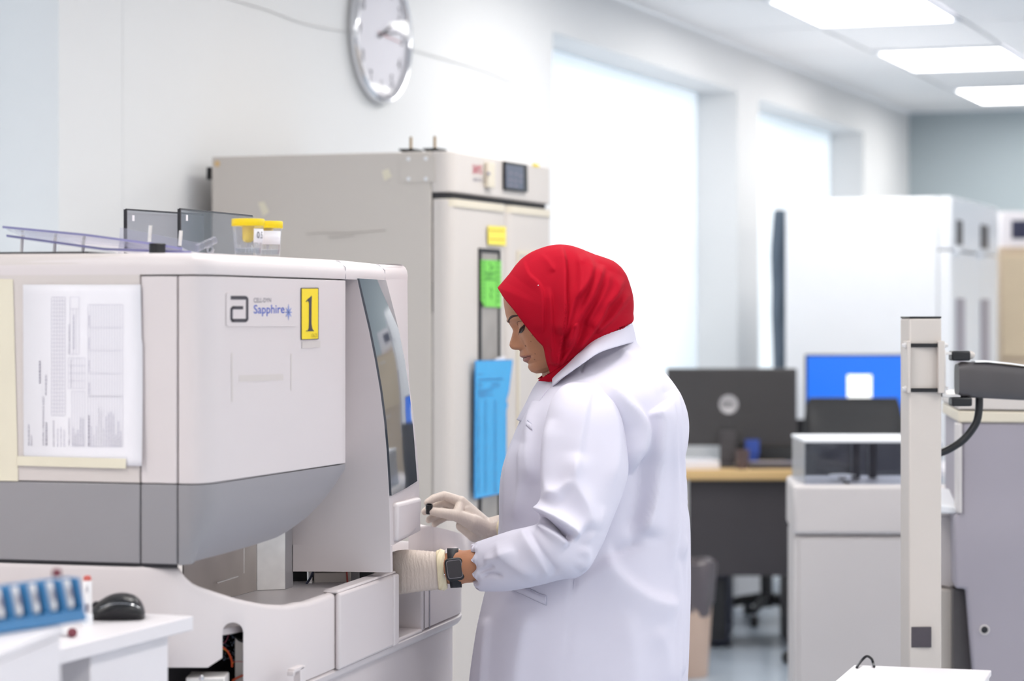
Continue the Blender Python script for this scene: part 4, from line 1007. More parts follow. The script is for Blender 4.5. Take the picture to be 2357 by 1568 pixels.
fbase = [(-112, 30), (-104, 60), (-97.6, 80), (-94, 93), (-86.7, 101), (-79, 103), (-67, 101), (-57, 104), (-43, 107), (-29, 107), (-17, 105.5), (0, 104.5), (16.7, 106), (30, 110.8), (41.5, 113.7), (60, 113.5), (80, 110), (93.8, 106.4), (115, 92), (135, 66), (148, 35), (152, 6)]
wid = [(-112, 26), (-104, 32), (-97, 42), (-87, 54), (-73, 63), (-50, 71), (-20, 79), (10, 83), (40, 86), (80, 88), (115, 78), (135, 58), (148, 30), (152, 8)]
sigt = [(-112, 20), (-75, 22), (-66, 26), (-45, 24), (-33, 12), (-29, 13), (-20, 13), (-10, 11), (5, 8.5), (17, 8), (40, 20), (160, 30)]
fc0 = 8
hs_f = [t[0] for t in fprof]
def smooth_tab(tab, h): return interp(h, tab)
def gauss(l, h, l0, h0, sl, sh): return math.exp(-((abs(l)-l0)/sl)**2-((h-h0)/sh)**2)
def face_f(l, h, W_):
    fb = interp(h, fbase); fp = interp(h, fprof)
    c = math.sqrt(max(0.0, 1-(l/W_)**2))
    f = fc0+(fb-fc0)*c
    f += (fp-fb)*math.exp(-(l/interp(h, sigt))**2)
    f += 7.5*gauss(l, h, 13.5, -21, 6, 7)                        # wings of the nose
    f += 4*gauss(l, h, 44, -12, 17, 20)                        # cheek
    f -= 11*gauss(l, h, 34, 24, 19, 11)                        # eye socket
    f -= 5*gauss(l, h, 17, 18, 6, 10)
    f += 9*gauss(l, h, 38, 20, 13, 8.5)                        # lid over the eyeball
    f -= 2.2*gauss(l, h, 38, 11.5, 14, 3.2)                    # crease below the eye
    f += 3.0*gauss(l, h, 30, 42, 20, 6)                        # brow
    f -= 5*gauss(l, h, 8, -29, 4, 3.5)                         # nostril
    f -= 2.5*gauss(l, h, 27, -36, 5, 14)                       # fold from nose to mouth
    f -= 3.5*gauss(l, h, 30, -51, 7, 6)                        # mouth corner
    return f
hlist = np.concatenate([np.arange(-112, -26, 1.5), np.arange(-26, 60, 1.8), np.arange(60, 152.5, 5)]).tolist()
nphi = 132
phis = []
for k in range(nphi):
    a = -math.pi+2*math.pi*k/nphi; phis.append(a)
hv, lip_face = [], []
def head_pt(l, f, h): return HO+fd_*(f*S)+ld_*(l*S)+ud_*(h*S)
for h in hlist:
    W_ = interp(h, wid); Rb = interp(h, [(-112, 45), (-60, 70), (-20, 95), (60, 118), (110, 105), (140, 60), (152, 10)])
    for a in phis:
        l = W_*math.sin(a)
        f = face_f(l, h, W_) if abs(a) <= math.pi/2 else fc0+Rb*math.cos(a)
        hv.append(head_pt(l, f, h))
hf_, hm = [], []
for j in range(len(hlist)-1):
    for i in range(nphi):
        i2 = (i+1) % nphi
        hf_.append((j*nphi+i, j*nphi+i2, (j+1)*nphi+i2, (j+1)*nphi+i))
        h = (hlist[j]+hlist[j+1])/2; a = phis[i]+math.pi/nphi; l = interp(h, wid)*math.sin(a)
        e = 1-(l/29)**2
        m_ = 0
        if e > 0 and abs(a) < math.pi/2 and -50-14*math.sqrt(e) < h < -49.5+6.5*math.sqrt(e): m_ = 1
        if e > 0 and abs(a) < math.pi/2 and abs(h+50.2) < 1.0: m_ = 2
        hm.append(m_)
body = MB(); body.v = hv; body.f = hf_+[tuple(range(nphi))[::-1], tuple((len(hlist)-1)*nphi+i for i in range(nphi))]; body.mi = hm+[0, 0]
# blob: tapered limbs fused into one skin
def blob(name, parts, voxel, m, parent, smooth_it=6, ell=()):
    bm = bmesh.new()
    def sphere(c, r, sc=(1, 1, 1)):
        mtx = Matrix.Translation(c) @ Matrix.Diagonal((sc[0], sc[1], sc[2], 1))
        bmesh.ops.create_icosphere(bm, subdivisions=3, radius=r, matrix=mtx)
    for p0, r0, p1, r1 in parts:
        p0, p1 = Vector(p0), Vector(p1); sphere(p0, r0); sphere(p1, r1)
        d = p1-p0
        if d.length > 1e-5:
            mtx = Matrix.Translation((p0+p1)/2) @ d.to_track_quat('Z', 'Y').to_matrix().to_4x4()
            bmesh.ops.create_cone(bm, cap_ends=True, segments=20, radius1=r0, radius2=r1, depth=d.length, matrix=mtx)
    for c, r, sc in ell: sphere(Vector(c), r, sc)
    me = bpy.data.meshes.new(name); bm.to_mesh(me); bm.free(); me.materials.append(m)
    ob = bpy.data.objects.new(name, me); COL.objects.link(ob)
    md = ob.modifiers.new('r', 'REMESH'); md.mode = 'VOXEL'; md.voxel_size = voxel; md.use_smooth_shade = True
    sm = ob.modifiers.new('s', 'SMOOTH'); sm.iterations = smooth_it; sm.factor = 0.5
    bake(ob); ob.data.materials.clear(); ob.data.materials.append(m)
    o = ORG[parent.name]
    ob.data.transform(Matrix.Translation(-o)); ob.parent = parent; ORG[ob.name] = o
    ob.data.shade_smooth()
    return ob
def hat(h, f, l=0): return head_pt(l, f, h)
sh_n, sh_f = at(1365, 945, 4.47), at(1345, 945, 4.72)
el_n, wr_n = at(1310, 1268, 4.335), at(1030, 1309, 4.41)
el_f, wr_f = at(1300, 1270, 4.84), at(1135, 1215, 4.76)
neck0, neck1 = at(1310, 830, YB-0.01), at(1375, 930, YB)
hip = at(1370, 1500, YB)
parts = [(at(1272, 846, YB), 0.020, at(1305, 850, YB), 0.05), (neck0, 0.055, neck1, 0.062), (neck1, 0.06, sh_n, 0.045), (neck1, 0.06, sh_f, 0.045), (sh_n, 0.045, el_n, 0.034), (el_n, 0.033, at(1090, 1303, 4.385), 0.031), (at(1090, 1303, 4.385), 0.031, wr_n, 0.029), (sh_f, 0.045, el_f, 0.034), (el_f, 0.032, wr_f, 0.019),
         (at(1370, 960, YB), 0.11, at(1365, 1200, YB), 0.115), (at(1365, 1200, YB), 0.115, hip, 0.13)]
for sgn, yy in ((-1, YB-0.10), (1, YB+0.10)):
    hx = hip.x
    parts += [(Vector((hx, yy, hip.z-0.02)), 0.09, Vector((hx-0.01, yy, 0.46)), 0.058), (Vector((hx-0.01, yy, 0.46)), 0.055, Vector((hx+0.02, yy, 0.09)), 0.037), (Vector((hx+0.02, yy, 0.07)), 0.03, Vector((hx-0.13, yy, 0.035)), 0.026)]
# thin the near wrist front to back a little with an extra ellipsoid; fuse everything
sk_ob = blob('body_tmp', parts, 0.006, M_skin, pe, 4, ell=[(at(1052, 1306, 4.40), 0.034, (0.8, 0.85, 1.0))])
o = ORG[pe.name]
nv = len(body.v)
bv = [v.co+o for v in sk_ob.data.vertices]; bf = [tuple(p.vertices) for p in sk_ob.data.polygons]
bpy.data.objects.remove(sk_ob)
body.add(bv, bf, 0)
bo = obj('body', body, [M_skin, M_lip, M_hair], pe, angle=80)
def fs_pt(l, h, off=0.0):
    W_ = interp(h, wid); return head_pt(l, face_f(l, h, W_)+off, h)
# brows, lash lines, nostrils
for sg in (1, -1):
    bw = MB(); rr = []
    for l, h, hw in catmull([(12, 39, 2.4), (21, 44, 3.4), (32, 48.5, 3.0), (44, 49.5, 2.2), (57, 46, 0.8)], 24):
        a = fs_pt(sg*l, h-hw, 0.6); b = fs_pt(sg*l, h+hw, 0.6); c = fs_pt(sg*l, h, 1.6)
        rr.append([a, c, b])
    bw.loft(rr, False, False)
    obj('eyebrow', bw, M_hair, bo)
    lw = MB(); pts = [fs_pt(sg*l, h, 1.2) for l, h in catmull([(24, 9), (31, 12), (39, 15.5), (47, 19.5), (55, 25)], 20)]
    lw.tube(pts, [0.0007+0.0011*math.sin(math.pi*min(1, k/19*1.05)) for k in range(20)], 8)
    for k in range(4, 19, 2):
        p = pts[k]; lw.tube([p, p+fd_*0.003-ud_*0.003+ld_*sg*0.0005, p+fd_*0.005-ud_*0.0065+ld_*sg*0.001], [0.0005, 0.0004, 0.0001], 5)
    obj('eyelashes', lw, M_hair, bo)
    ey = MB(); rr = []
    for l, h0, h1 in catmull([(27, 9.5, 7), (33, 12, 7), (41, 15, 8.5), (48, 19, 13), (54, 23.5, 21)], 14):
        rr.append([fs_pt(sg*l, h1, 0.5), fs_pt(sg*l, (h0+h1)/2, 0.8), fs_pt(sg*l, h0, 0.6)])
    obj('eye', MB().loft(rr, False, False), mat('eye_dark', rgb(62, 40, 34), 0.25), bo)
    lf = MB(); lf.tube([fs_pt(sg*l, h, 0.1) for l, h in catmull([(24, 24), (31, 31), (40, 34), (50, 33), (58, 28)], 20)], [0.0002+0.0005*math.sin(math.pi*k/19) for k in range(20)], 6)
    obj('lid_crease', lf, mat('lid_fold', rgb(118, 76, 58), 0.6), bo)
# small marks on the cheek
mk = MB()
for l, h, r_ in ((60, 34, 1.8), (58, -6, 2.0), (52, -18, 1.5), (36, -24, 2.6), (45, -48, 1.8), (36, -60, 2.2), (62, -28, 1.2), (64, 22, 1.2)):
    c = fs_pt(l, h, 0); n_ = (ld_*0.8+fd_*0.5).normalized()
    mk.lathe(c-n_*0.0003, n_, [(r_*S, 0), (r_*S*0.7, 0.0006), (0, 0.0008)], 10)
obj('skin_marks', mk, mat('freckle', rgb(152, 104, 80), 0.6), bo)

# ---- headscarf
ext = [(1147, 663), (1160, 648), (1175, 630), (1188, 612), (1202, 597), (1222, 583), (1240, 575), (1262, 568), (1285, 564.5), (1308, 566), (1330, 572), (1350, 580), (1370, 588), (1392, 595), (1412, 603), (1428, 616), (1440, 633), (1449, 658), (1455, 680), (1457, 700), (1456, 722), (1460, 760), (1445, 830), (1390, 900), (1310, 935), (1240, 905), (1195, 870), (1165, 820), (1146, 760), (1140, 700)]
ext_c = np.array((1302.0, 728.0))
ext_a = [(math.atan2(y-ext_c[1], x-ext_c[0]), math.hypot(x-ext_c[0], y-ext_c[1])) for x, y in ext]; ext_a.sort()
xa = np.array([a for a, _ in ext_a]); xr = np.array([r for _, r in ext_a])
xa2 = np.concatenate([xa-2*math.pi, xa, xa+2*math.pi]); xr2 = np.concatenate([xr]*3)
def scarf_T(P):
    d = P-ext_c; a = np.arctan2(d[:, 1], d[:, 0]); R_ = np.interp(a, xa2, xr2); rho = np.sqrt((d*d).sum(1))/R_
    return 0.102*np.sqrt(np.clip(1-rho**2.25, 0, 1)), rho
edge = catmull([(1147, 663), (1153, 673), (1164, 690), (1185, 716), (1210, 750), (1235, 781), (1249, 796), (1254, 815), (1259, 838), (1264, 856), (1252, 864), (1239, 873)], 200)
oc = [(1147, 663), (1160, 648), (1175, 630), (1188, 612), (1202, 597), (1222, 583), (1240, 575), (1262, 568), (1285, 564.5), (1308, 566), (1330, 572), (1350, 580), (1370, 588), (1392, 595), (1412, 603), (1428, 616), (1440, 633), (1449, 658), (1455, 680), (1457, 700), (1456, 722), (1453, 741), (1425, 752), (1380, 776), (1340, 806), (1302, 848), (1276, 874), (1240, 874)]
outer = catmull(oc, 200)
scarf_folds = [
    ([(1204, 597), (1216, 632), (1242, 659), (1249, 700), (1247, 770)], 0.0026, 2.5, 24, 0.1),
    ([(1232, 577), (1262, 605), (1276, 630)], 0.0022, 5, 12, 0.3),
    ([(1290, 566), (1299, 609), (1299, 678), (1297, 735), (1286, 804), (1279, 840)], 0.0075, 3, 26, 0.06),
    ([(1322, 572), (1335, 620), (1330, 690), (1313, 760), (1295, 815)], 0.004, 12, 9, 0.15),
    ([(1341, 580), (1359, 607), (1355, 636), (1343, 660), (1320, 690), (1307, 735), (1295, 775)], 0.0085, 7, 22, 0.1),
    ([(1385, 610), (1376, 643), (1362, 678), (1341, 714), (1323, 745), (1316, 770), (1300, 800)], 0.0085, 7, 18, 0.12),
    ([(1436, 639), (1417, 678), (1394, 703), (1382, 728), (1353, 772), (1322, 812)], 0.0085, 4, 20, 0.12),
    ([(1450, 672), (1424, 708), (1400, 737), (1366, 765)], 0.0065, 5, 14, 0.15),
    ([(1400, 625), (1392, 665), (1365, 715), (1345, 750)], 0.004, 9, 12, 0.2),
    ([(1320, 745), (1326, 758), (1312, 800), (1285, 840)], 0.005, 3, 8, 0.15),
    ([(1262, 660), (1268, 720), (1268, 790), (1270, 840)], 0.003, 3, 14, 0.2),
]
nT = 130
sv = MB()
for side in (1, -1):
    P = []
    for j in range(200):
        for k in range(nT+1):
            t = (k/nT)**2.0 if True else k/nT
            P.append(outer[j]*(1-t)+edge[j]*t)
    P = np.array(P); T, rho = scarf_T(P)
    fl = 1.5*folds(P, scarf_folds)*np.clip((1-rho**5)*1.6, 0, 1)
    tt = np.array([(k/nT)**2 for _ in range(200) for k in range(nT+1)])
    T = T*1.0+fl*np.clip((1-tt)*14, 0, 1)
    s_ = YH
    vs = []
    for (x, y), t_ in zip(P, T):
        Yp = YH-side*t_
        # keep the silhouette where it is seen: positions taken at the head's distance
        vs.append(Vector(((x-CX)*YH/FPX, Yp, CAMZ-(y-HY)*YH/FPX)))
    fs = []
    for j in range(199):
        for k in range(nT):
            a = j*(nT+1)+k; fs.append((a, a+1, a+nT+2, a+nT+1))
    sv.add(vs, fs)
hj = obj('headscarf', sv, M_hijab, pe, angle=85, weld=0.0004, solid=-0.0016)
# white pin head
pp_ = [v for v in sv.v[:200*(nT+1)]]
tp_ = min(pp_, key=lambda v: (topx(v)[0]-1241)**2+(topx(v)[1]-657)**2)
obj('pin_head', MB().lathe(tp_+Vector((0, -0.0005, 0)), (0, -1, 0), [(0.0016, 0), (0.0014, 0.001), (0, 0.0018)], 10), M_whitec, hj)

# ---- lab coat: body
def ring_pts(Fp, Bp, hw, Yc, n, e=0.83):
    F_ = at(Fp[0], Fp[1], Yc); B_ = at(Bp[0], Bp[1], Yc); c = (F_+B_)/2; a = (F_-B_)/2; out = []
    for k in range(n):
        th = 2*math.pi*k/n; co, si = math.cos(th), math.sin(th)
        out.append(c+a*math.copysign(abs(co)**e, co)+Vector((0, -hw, 0))*math.copysign(abs(si)**e, si))
    return out
def relief(rings, lst, near_only=True):
    """push ring points outwards by the folds drawn in lst (image coordinates)"""
    A = np.array([[list(p) for p in r] for r in rings]); nr, n, _ = A.shape
    c = A.mean(1, keepdims=True); d = A-c
    du = np.roll(A, -1, 1)-np.roll(A, 1, 1); dv = np.gradient(A, axis=0)
    nn = np.cross(du, dv); nn /= (np.linalg.norm(nn, axis=2, keepdims=True)+1e-9)
    s = np.sign((nn*d).sum(2, keepdims=True)); nn *= np.where(s == 0, 1, s)
    P = px_of(A.reshape(-1, 3)); h = folds(P, lst).reshape(nr, n)
    face = np.clip(-nn[:, :, 1]*2.2+0.25, 0, 1)
    A = A+nn*(h*face)[:, :, None]
    return [[Vector(p) for p in r] for r in A]
trs = [((1266, 868), (1453, 748), 0.072), ((1250, 884), (1462, 786), 0.088), ((1240, 898), (1484, 812), 0.125), ((1230, 918), (1516, 846), 0.172), ((1216, 940), (1545, 880), 0.192), ((1202, 965), (1566, 914), 0.198), ((1186, 1000), (1580, 960), 0.20), ((1170, 1042), (1580, 1010), 0.20),
       ((1157, 1085), (1570, 1070), 0.197), ((1151, 1140), (1573, 1132), 0.194), ((1150, 1215), (1584, 1198), 0.192), ((1138, 1290), (1586, 1290), 0.196), ((1119, 1361), (1586, 1364), 0.202), ((1102, 1436), (1584, 1440), 0.207), ((1090, 1508), (1581, 1519), 0.212), ((1080, 1590), (1578, 1590), 0.216), ((1068, 1750), (1576, 1750), 0.222), ((1062, 1900), (1576, 1900), 0.225)]
tab = catmull([[a[0], a[1], b[0], b[1], h] for a, b, h in trs], 190)
NR = 220
coat_rings = [ring_pts((r[0], r[1]), (r[2], r[3]), r[4], YB, NR) for r in tab]
coat_folds = [      # running down the page the first width is the right-hand side, running right it is the upper side
    ([(1376, 800), (1346, 836), (1337, 862)], -0.0022, 3, 3, 0.1),                                     # shoulder seam
    ([(1382, 880), (1430, 916), (1468, 955), (1483, 990), (1474, 1038), (1448, 1095)], 0.017, 7, 46, 0.16),   # fullness behind the armhole
    ([(1500, 945), (1511, 965), (1511, 1010), (1506, 1070), (1494, 1160), (1476, 1235)], 0.015, 34, 8, 0.10),
    ([(1470, 1030), (1478, 1090), (1466, 1170), (1440, 1240)], -0.010, 20, 16, 0.25),
    ([(1394, 1282), (1420, 1318), (1452, 1350), (1505, 1382), (1560, 1392)], 0.012, 13, 62, 0.14),
    ([(1400, 1275), (1440, 1266), (1480, 1240)], -0.008, 20, 12, 0.3),
    ([(1546, 900), (1552, 960), (1558, 1060), (1566, 1180), (1562, 1300)], 0.008, 5, 12, 0.12),
    ([(1528, 905), (1535, 970), (1540, 1060), (1548, 1180), (1543, 1330)], 0.006, 5, 13, 0.15),
    ([(1568, 1230), (1571, 1340), (1568, 1450), (1566, 1560)], 0.006, 4, 7, 0.12),
    ([(1555, 1280), (1560, 1380), (1556, 1480), (1552, 1600)], 0.004, 4, 8, 0.15),
    ([(1430, 1400), (1452, 1480), (1460, 1568), (1465, 1700)], 0.006, 30, 40, 0.3),
    ([(1220, 1400), (1205, 1470), (1190, 1568), (1185, 1700)], 0.007, 24, 40, 0.25),
    ([(1128, 1420), (1120, 1500), (1113, 1600)], 0.005, 9, 16, 0.2),
    ([(1322, 1325), (1310, 1447), (1296, 1568), (1290, 1700)], -0.0018, 2.5, 2.5, 0.05),              # side seam
    ([(1400, 790), (1455, 830), (1505, 880), (1530, 930)], 0.005, 20, 10, 0.25),
    ([(1240, 905), (1227, 960), (1224, 1040), (1232, 1120)], 0.008, 10, 20, 0.2),
    ([(1186, 1010), (1172, 1100), (1168, 1200), (1158, 1300)], 0.006, 22, 8, 0.2),
    ([(1210, 1020), (1204, 1110), (1188, 1200)], 0.005, 14, 7, 0.25),
    ([(1500, 1440), (1530, 1500), (1545, 1600)], 0.005, 24, 24, 0.3),
]
coat_rings = relief(coat_rings, coat_folds)
ct = MB().loft(coat_rings, True, False)
coat = obj('lab_coat', ct, M_coat, pe, angle=85, solid=-0.002)
# ---- near sleeve
slv = [((1345, 880), (1378, 880), 4.52, 0.03), ((1318, 879), (1392, 884), 4.455, 0.05), ((1290, 893), (1412, 912), 4.42, 0.066), ((1266, 930), (1430, 958), 4.40, 0.076), ((1253, 985), (1441, 1022), 4.385, 0.080), ((1247, 1050), (1446, 1085), 4.37, 0.080), ((1247, 1110), (1432, 1140), 4.355, 0.078),
       ((1244, 1158), (1408, 1200), 4.342, 0.076), ((1240, 1186), (1382, 1262), 4.33, 0.075), ((1236, 1206), (1340, 1322), 4.325, 0.074), ((1212, 1214), (1290, 1334), 4.328, 0.072), ((1180, 1221), (1235, 1348), 4.34, 0.068), ((1145, 1232), (1170, 1360), 4.36, 0.062), ((1112, 1243), (1122, 1361), 4.378, 0.056), ((1096, 1249), (1104, 1360), 4.388, 0.052), ((1089, 1258), (1098, 1352), 4.392, 0.046), ((1092, 1266), (1098, 1345), 4.392, 0.038)]
tab = catmull([[a[0], a[1], b[0], b[1], y, h] for a, b, y, h in slv], 170)
NS = 150
srings = []
for q, r in enumerate(tab):
    pts = ring_pts((r[0], r[1]), (r[2], r[3]), r[5], r[4], NS, 0.92)
    g = max(0, (q/169-0.86)/0.14)
    if g > 0:
        c = sum(pts, Vector())/NS
        pts = [c+(p-c)*(1+0.12*g*math.sin(11*2*math.pi*k/NS+1.3*math.sin(q*0.35)))+Vector((0.007*g*math.sin(9*2*math.pi*k/NS+0.8), 0, 0.001*g)) for k, p in enumerate(pts)]
    srings.append(pts)
sleeve_folds = [
    ([(1232, 1184), (1262, 1205), (1290, 1222), (1318, 1243)], -0.026, 8, 7, 0.12),
    ([(1225, 1170), (1262, 1188), (1305, 1216), (1335, 1238)], 0.017, 20, 7, 0.15),
    ([(1240, 1203), (1280, 1228), (1312, 1254)], 0.010, 6, 16, 0.2),
    ([(1212, 1212), (1247, 1272), (1284, 1326)], -0.006, 10, 14, 0.2),
    ([(1196, 1214), (1232, 1270), (1270, 1330)], 0.005, 20, 14, 0.2),
    ([(1334, 1040), (1329, 1112), (1352, 1170), (1362, 1225)], 0.010, 18, 24, 0.2),
    ([(1366, 876), (1348, 960), (1334, 1050), (1326, 1110)], 0.004, 5, 22, 0.15),
    ([(1385, 900), (1415, 970), (1420, 1050), (1405, 1130)], 0.005, 16, 16, 0.25),
    ([(1270, 960), (1262, 1050), (1265, 1120), (1300, 1150)], 0.007, 16, 20, 0.2),
    ([(1250, 1150), (1290, 1130), (1330, 1100)], 0.005, 14, 14, 0.3),
    ([(1140, 1245), (1160, 1280), (1200, 1310), (1240, 1325)], 0.006, 20, 14, 0.3),
    ([(1110, 1290), (1150, 1285), (1190, 1265)], 0.005, 12, 12, 0.3),
    ([(1340, 1255), (1350, 1285), (1330, 1315)], 0.006, 14, 14, 0.3),
    ([(1390, 1160), (1372, 1215), (1345, 1260)], 0.004, 12, 12, 0.3),
    ([(1105, 1330), (1130, 1322), (1160, 1330)], -0.005, 5, 5, 0.3), ([(1098, 1318), (1120, 1310), (1140, 1300)], -0.004, 4, 5, 0.3),
]
srings = relief(srings, sleeve_folds)
obj('sleeve', MB().loft(srings, True, True), M_coat, coat, angle=85)
# far sleeve, reaching for the analyser behind the body
fsl = [((1310, 880), (1370, 885), 4.70, 0.05), ((1268, 940), (1400, 955), 4.76, 0.072), ((1245, 1050), (1390, 1070), 4.80, 0.075), ((1235, 1150), (1360, 1210), 4.83, 0.07), ((1225, 1190), (1310, 1300), 4.84, 0.062), ((1195, 1185), (1220, 1275), 4.81, 0.052), ((1163, 1186), (1170, 1242), 4.785, 0.036)]
tab = catmull([[a[0], a[1], b[0], b[1], y, h] for a, b, y, h in fsl], 40)
obj('sleeve', MB().loft([ring_pts((r[0], r[1]), (r[2], r[3]), r[5], r[4], 48, 0.92) for r in tab], True, True), M_coat, coat, angle=85)
# collar
cin = catmull([(1269, 865, 0.060), (1276, 858, 0.070), (1290, 845, 0.080), (1330, 801, 0.092), (1370, 769, 0.088), (1418, 742, 0.062), (1440, 736, 0.036), (1452, 734, 0.0)], 50)
cout = catmull([(1269, 882, 0.100), (1276, 876, 0.112), (1292, 862, 0.128), (1338, 829, 0.142), (1376, 805, 0.136), (1425, 790, 0.104), (1450, 785, 0.062), (1465, 783, 0.0)], 50)
cr = []
for sg in (1, -1):
    seq = range(50) if sg == 1 else range(48, -1, -1)
    for k in seq:
        i_, o_ = cin[k], cout[k]; a = at(i_[0], i_[1], YB); a.y -= sg*i_[2]; b = at(o_[0], o_[1], YB); b.y -= sg*o_[2]
        mid = (a+b)/2+Vector((0, -sg*0.006, 0.004))
        lo = a-Z*0.03
        cr.append([lo, a-Z*0.004, a+Z*0.001, mid, b, b-Vector((0, 0, 0.003))])
obj('collar', MB().loft(cr, False, False), M_coat, coat, angle=60, solid=0.0022)
# lapel folded back along the front edge
lp = [(1246, 874, 0.03), (1268, 882, 0.06), (1250, 905, 0.075), (1230, 935, 0.08), (1206, 962, 0.06), (1197, 962, 0.02)]
rr = []
for (x0, y0, t0), (x1, y1, t1) in zip(catmull([(1246, 872, 0.02), (1230, 896, 0.02), (1214, 928, 0.02), (1196, 962, 0.015)], 20), catmull([(1272, 880, 0.068), (1250, 905, 0.088), (1228, 938, 0.094), (1203, 968, 0.05)], 20)):
    a = at(x0-3, y0, YB); a.y -= t0; b = at(x1, y1, YB); b.y -= t1+0.012
    rr.append([a+Vector((0.01, 0, 0)), a, a.lerp(b, .5)+Vector((-0.006, -0.006, 0)), b, b+Vector((0.003, 0.002, 0))])
obj('lapel', MB().loft(rr, False, False), M_coat, coat, angle=60, solid=0.002)
# pockets: welts lying on the coat surface
cv = np.array([list(p) for r in coat_rings for p in r]); cpx = px_of(cv); nearm = cv[:, 1] < YB
def on_coat(x, y, off=0.002):
    d = (cpx[:, 0]-x)**2+(cpx[:, 1]-y)**2+np.where(nearm, 0, 1e9); k = np.argsort(d)[:4]
    Yc = cv[k, 1].mean()-off; return at(x, y, Yc)
def strip(name, top, bot, m, n=16, off=0.003):
    T_, B_ = catmull(top, n), catmull(bot, n)
    return obj(name, MB().loft([[on_coat(*b, off), on_coat(*((a+b)/2), off+0.0012), on_coat(*a, off)] for a, b in zip(T_, B_)], False, False), m, coat, angle=60, solid=-0.0012)
wp = strip('pocket_welt', [(1184, 1348), (1210, 1354), (1235, 1365), (1257, 1374)], [(1176, 1357), (1205, 1369), (1232, 1382), (1256.5, 1393)], M_coat)
obj('pocket_slit', MB().tube([on_coat(x, y, 0.0035) for x, y in catmull([(1196, 1350), (1215, 1355), (1240, 1367), (1257, 1373)], 16)], 0.0013, 6), M_seam, wp)
sm1 = MB().tube([on_coat(x, y, 0.0035) for x, y in catmull([(1174, 1357), (1205, 1370), (1232, 1383), (1257, 1394)], 16)], 0.0007, 5); sm1.tube([on_coat(1257, 1373, 0.004), on_coat(1257, 1394, 0.004)], 0.0007, 5)
obj('pocket_seam', sm1, M_seam, wp)
bp_ = strip('breast_pocket_welt', [(1203, 962), (1212, 968), (1222, 976)], [(1205, 972), (1213, 982), (1226, 991)], M_coat, 10)
obj('pocket_slit', MB().tube([on_coat(x, y, 0.0035) for x, y in catmull([(1206, 961), (1214, 967), (1222, 975)], 8)], 0.0012, 6), M_seam, bp_)
for nm_, pts, r_ in (('side_seam', [(1322, 1328), (1310, 1447), (1296, 1568), (1290, 1690)], 0.0007), ('shoulder_seam', [(1378, 800), (1350, 832), (1338, 862)], 0.0006)):
    obj(nm_, MB().tube([on_coat(x, y, 0.0004) for x, y in catmull(pts, 30)], r_, 5), M_seam, coat)
# ---- trousers and shoes below the coat
for sgn, yy in ((-1, YB-0.10), (1, YB+0.10)):
    hx = hip.x
    obj('trouser_leg', MB().tube([Vector((hx, yy, 0.80)), Vector((hx-0.005, yy, 0.5)), Vector((hx+0.01, yy, 0.25)), Vector((hx+0.015, yy, 0.07))], [0.115, 0.088, 0.078, 0.08], 28), M_blackm, pe)
    srr = []
    for t, hw_, hh in ((0.0, 0.02, 0.05), (0.06, 0.036, 0.085), (0.3, 0.038, 0.085), (0.5, 0.042, 0.065), (0.75, 0.046, 0.052), (0.92, 0.038, 0.042), (1.0, 0.016, 0.03)):
        c = Vector((hx+0.075-0.25*t, yy, 0))
        srr.append([c+Vector((0, hw_*math.cos(2*math.pi*k/20), 0.002+hh*max(0, 0.35+0.65*math.sin(2*math.pi*k/20)) if math.sin(2*math.pi*k/20) > -0.5 else 0.002)) for k in range(20)])
    obj('shoe', MB().loft(srr, True, True), M_black, pe)

# ---- gloves
# latex with fine stretch wrinkles
nt = M_glove.node_tree; tcn = nt.nodes.new('ShaderNodeTexCoord'); wv = nt.nodes.new('ShaderNodeTexWave'); wv.inputs['Scale'].default_value = 55; wv.inputs['Distortion'].default_value = 9; wv.inputs['Detail'].default_value = 3; wv.inputs['Detail Scale'].default_value = 1.2
nt.links.new(tcn.outputs['Object'], wv.inputs['Vector']); bpn = nt.nodes.new('ShaderNodeBump'); bpn.inputs['Strength'].default_value = 0.14; bpn.inputs['Distance'].default_value = 0.0012
nt.links.new(wv.outputs['Fac'], bpn.inputs['Height']); nt.links.new(bpn.outputs[0], nt.nodes['Principled BSDF'].inputs['Normal'])
# far (right) hand pinching a small cap
def hp_(x, y, dy=0.0): return at(x, y, 4.74+dy)
HR = 0.0084
J = {
 'index': [hp_(1061, 1155, .005), hp_(1022, 1141, .002), hp_(998, 1148, -.006), hp_(984, 1157, -.010)],
 'middle': [hp_(1059, 1163, .022), hp_(1018, 1156, .022), hp_(993, 1167, .014), hp_(978, 1178, .006)],
 'ring': [hp_(1056, 1176, .036), hp_(1022, 1175, .036), hp_(1000, 1188, .026), hp_(987, 1197, .018)],
 'little': [hp_(1054, 1190, .046), hp_(1026, 1190, .046), hp_(1009, 1200, .036), hp_(1000, 1207, .028)],
 'thumb': [hp_(1088, 1203, -.010), hp_(1052, 1187, -.022), hp_(1018, 1181, -.026), hp_(994, 1177, -.022)],
}
parts = []
rad = {'index': (0.0105, 0.0092, 0.0084, 0.0074), 'middle': (0.0105, 0.0092, 0.0084, 0.0074), 'ring': (0.010, 0.0088, 0.008, 0.0072), 'little': (0.009, 0.008, 0.0072, 0.0064), 'thumb': (0.016, 0.012, 0.0100, 0.0082)}
for k, pts in J.items():
    r_ = rad[k]
    for i in range(3): parts.append((pts[i], r_[i], pts[i+1], r_[i+1]))
wr = hp_(1122, 1219, .012)
for k in ('index', 'middle', 'ring', 'little'): parts.append((J[k][0], 0.0115, wr, 0.019))
parts += [(J['thumb'][0], 0.017, wr, 0.021), (hp_(1075, 1176, .004), 0.015, hp_(1100, 1203, .006), 0.02), (hp_(1064, 1210, .03), 0.013, hp_(1095, 1226, .02), 0.02), (wr, 0.022, hp_(1150, 1214, .016), 0.0245), (J['thumb'][1], 0.012, J['index'][0], 0.008)]
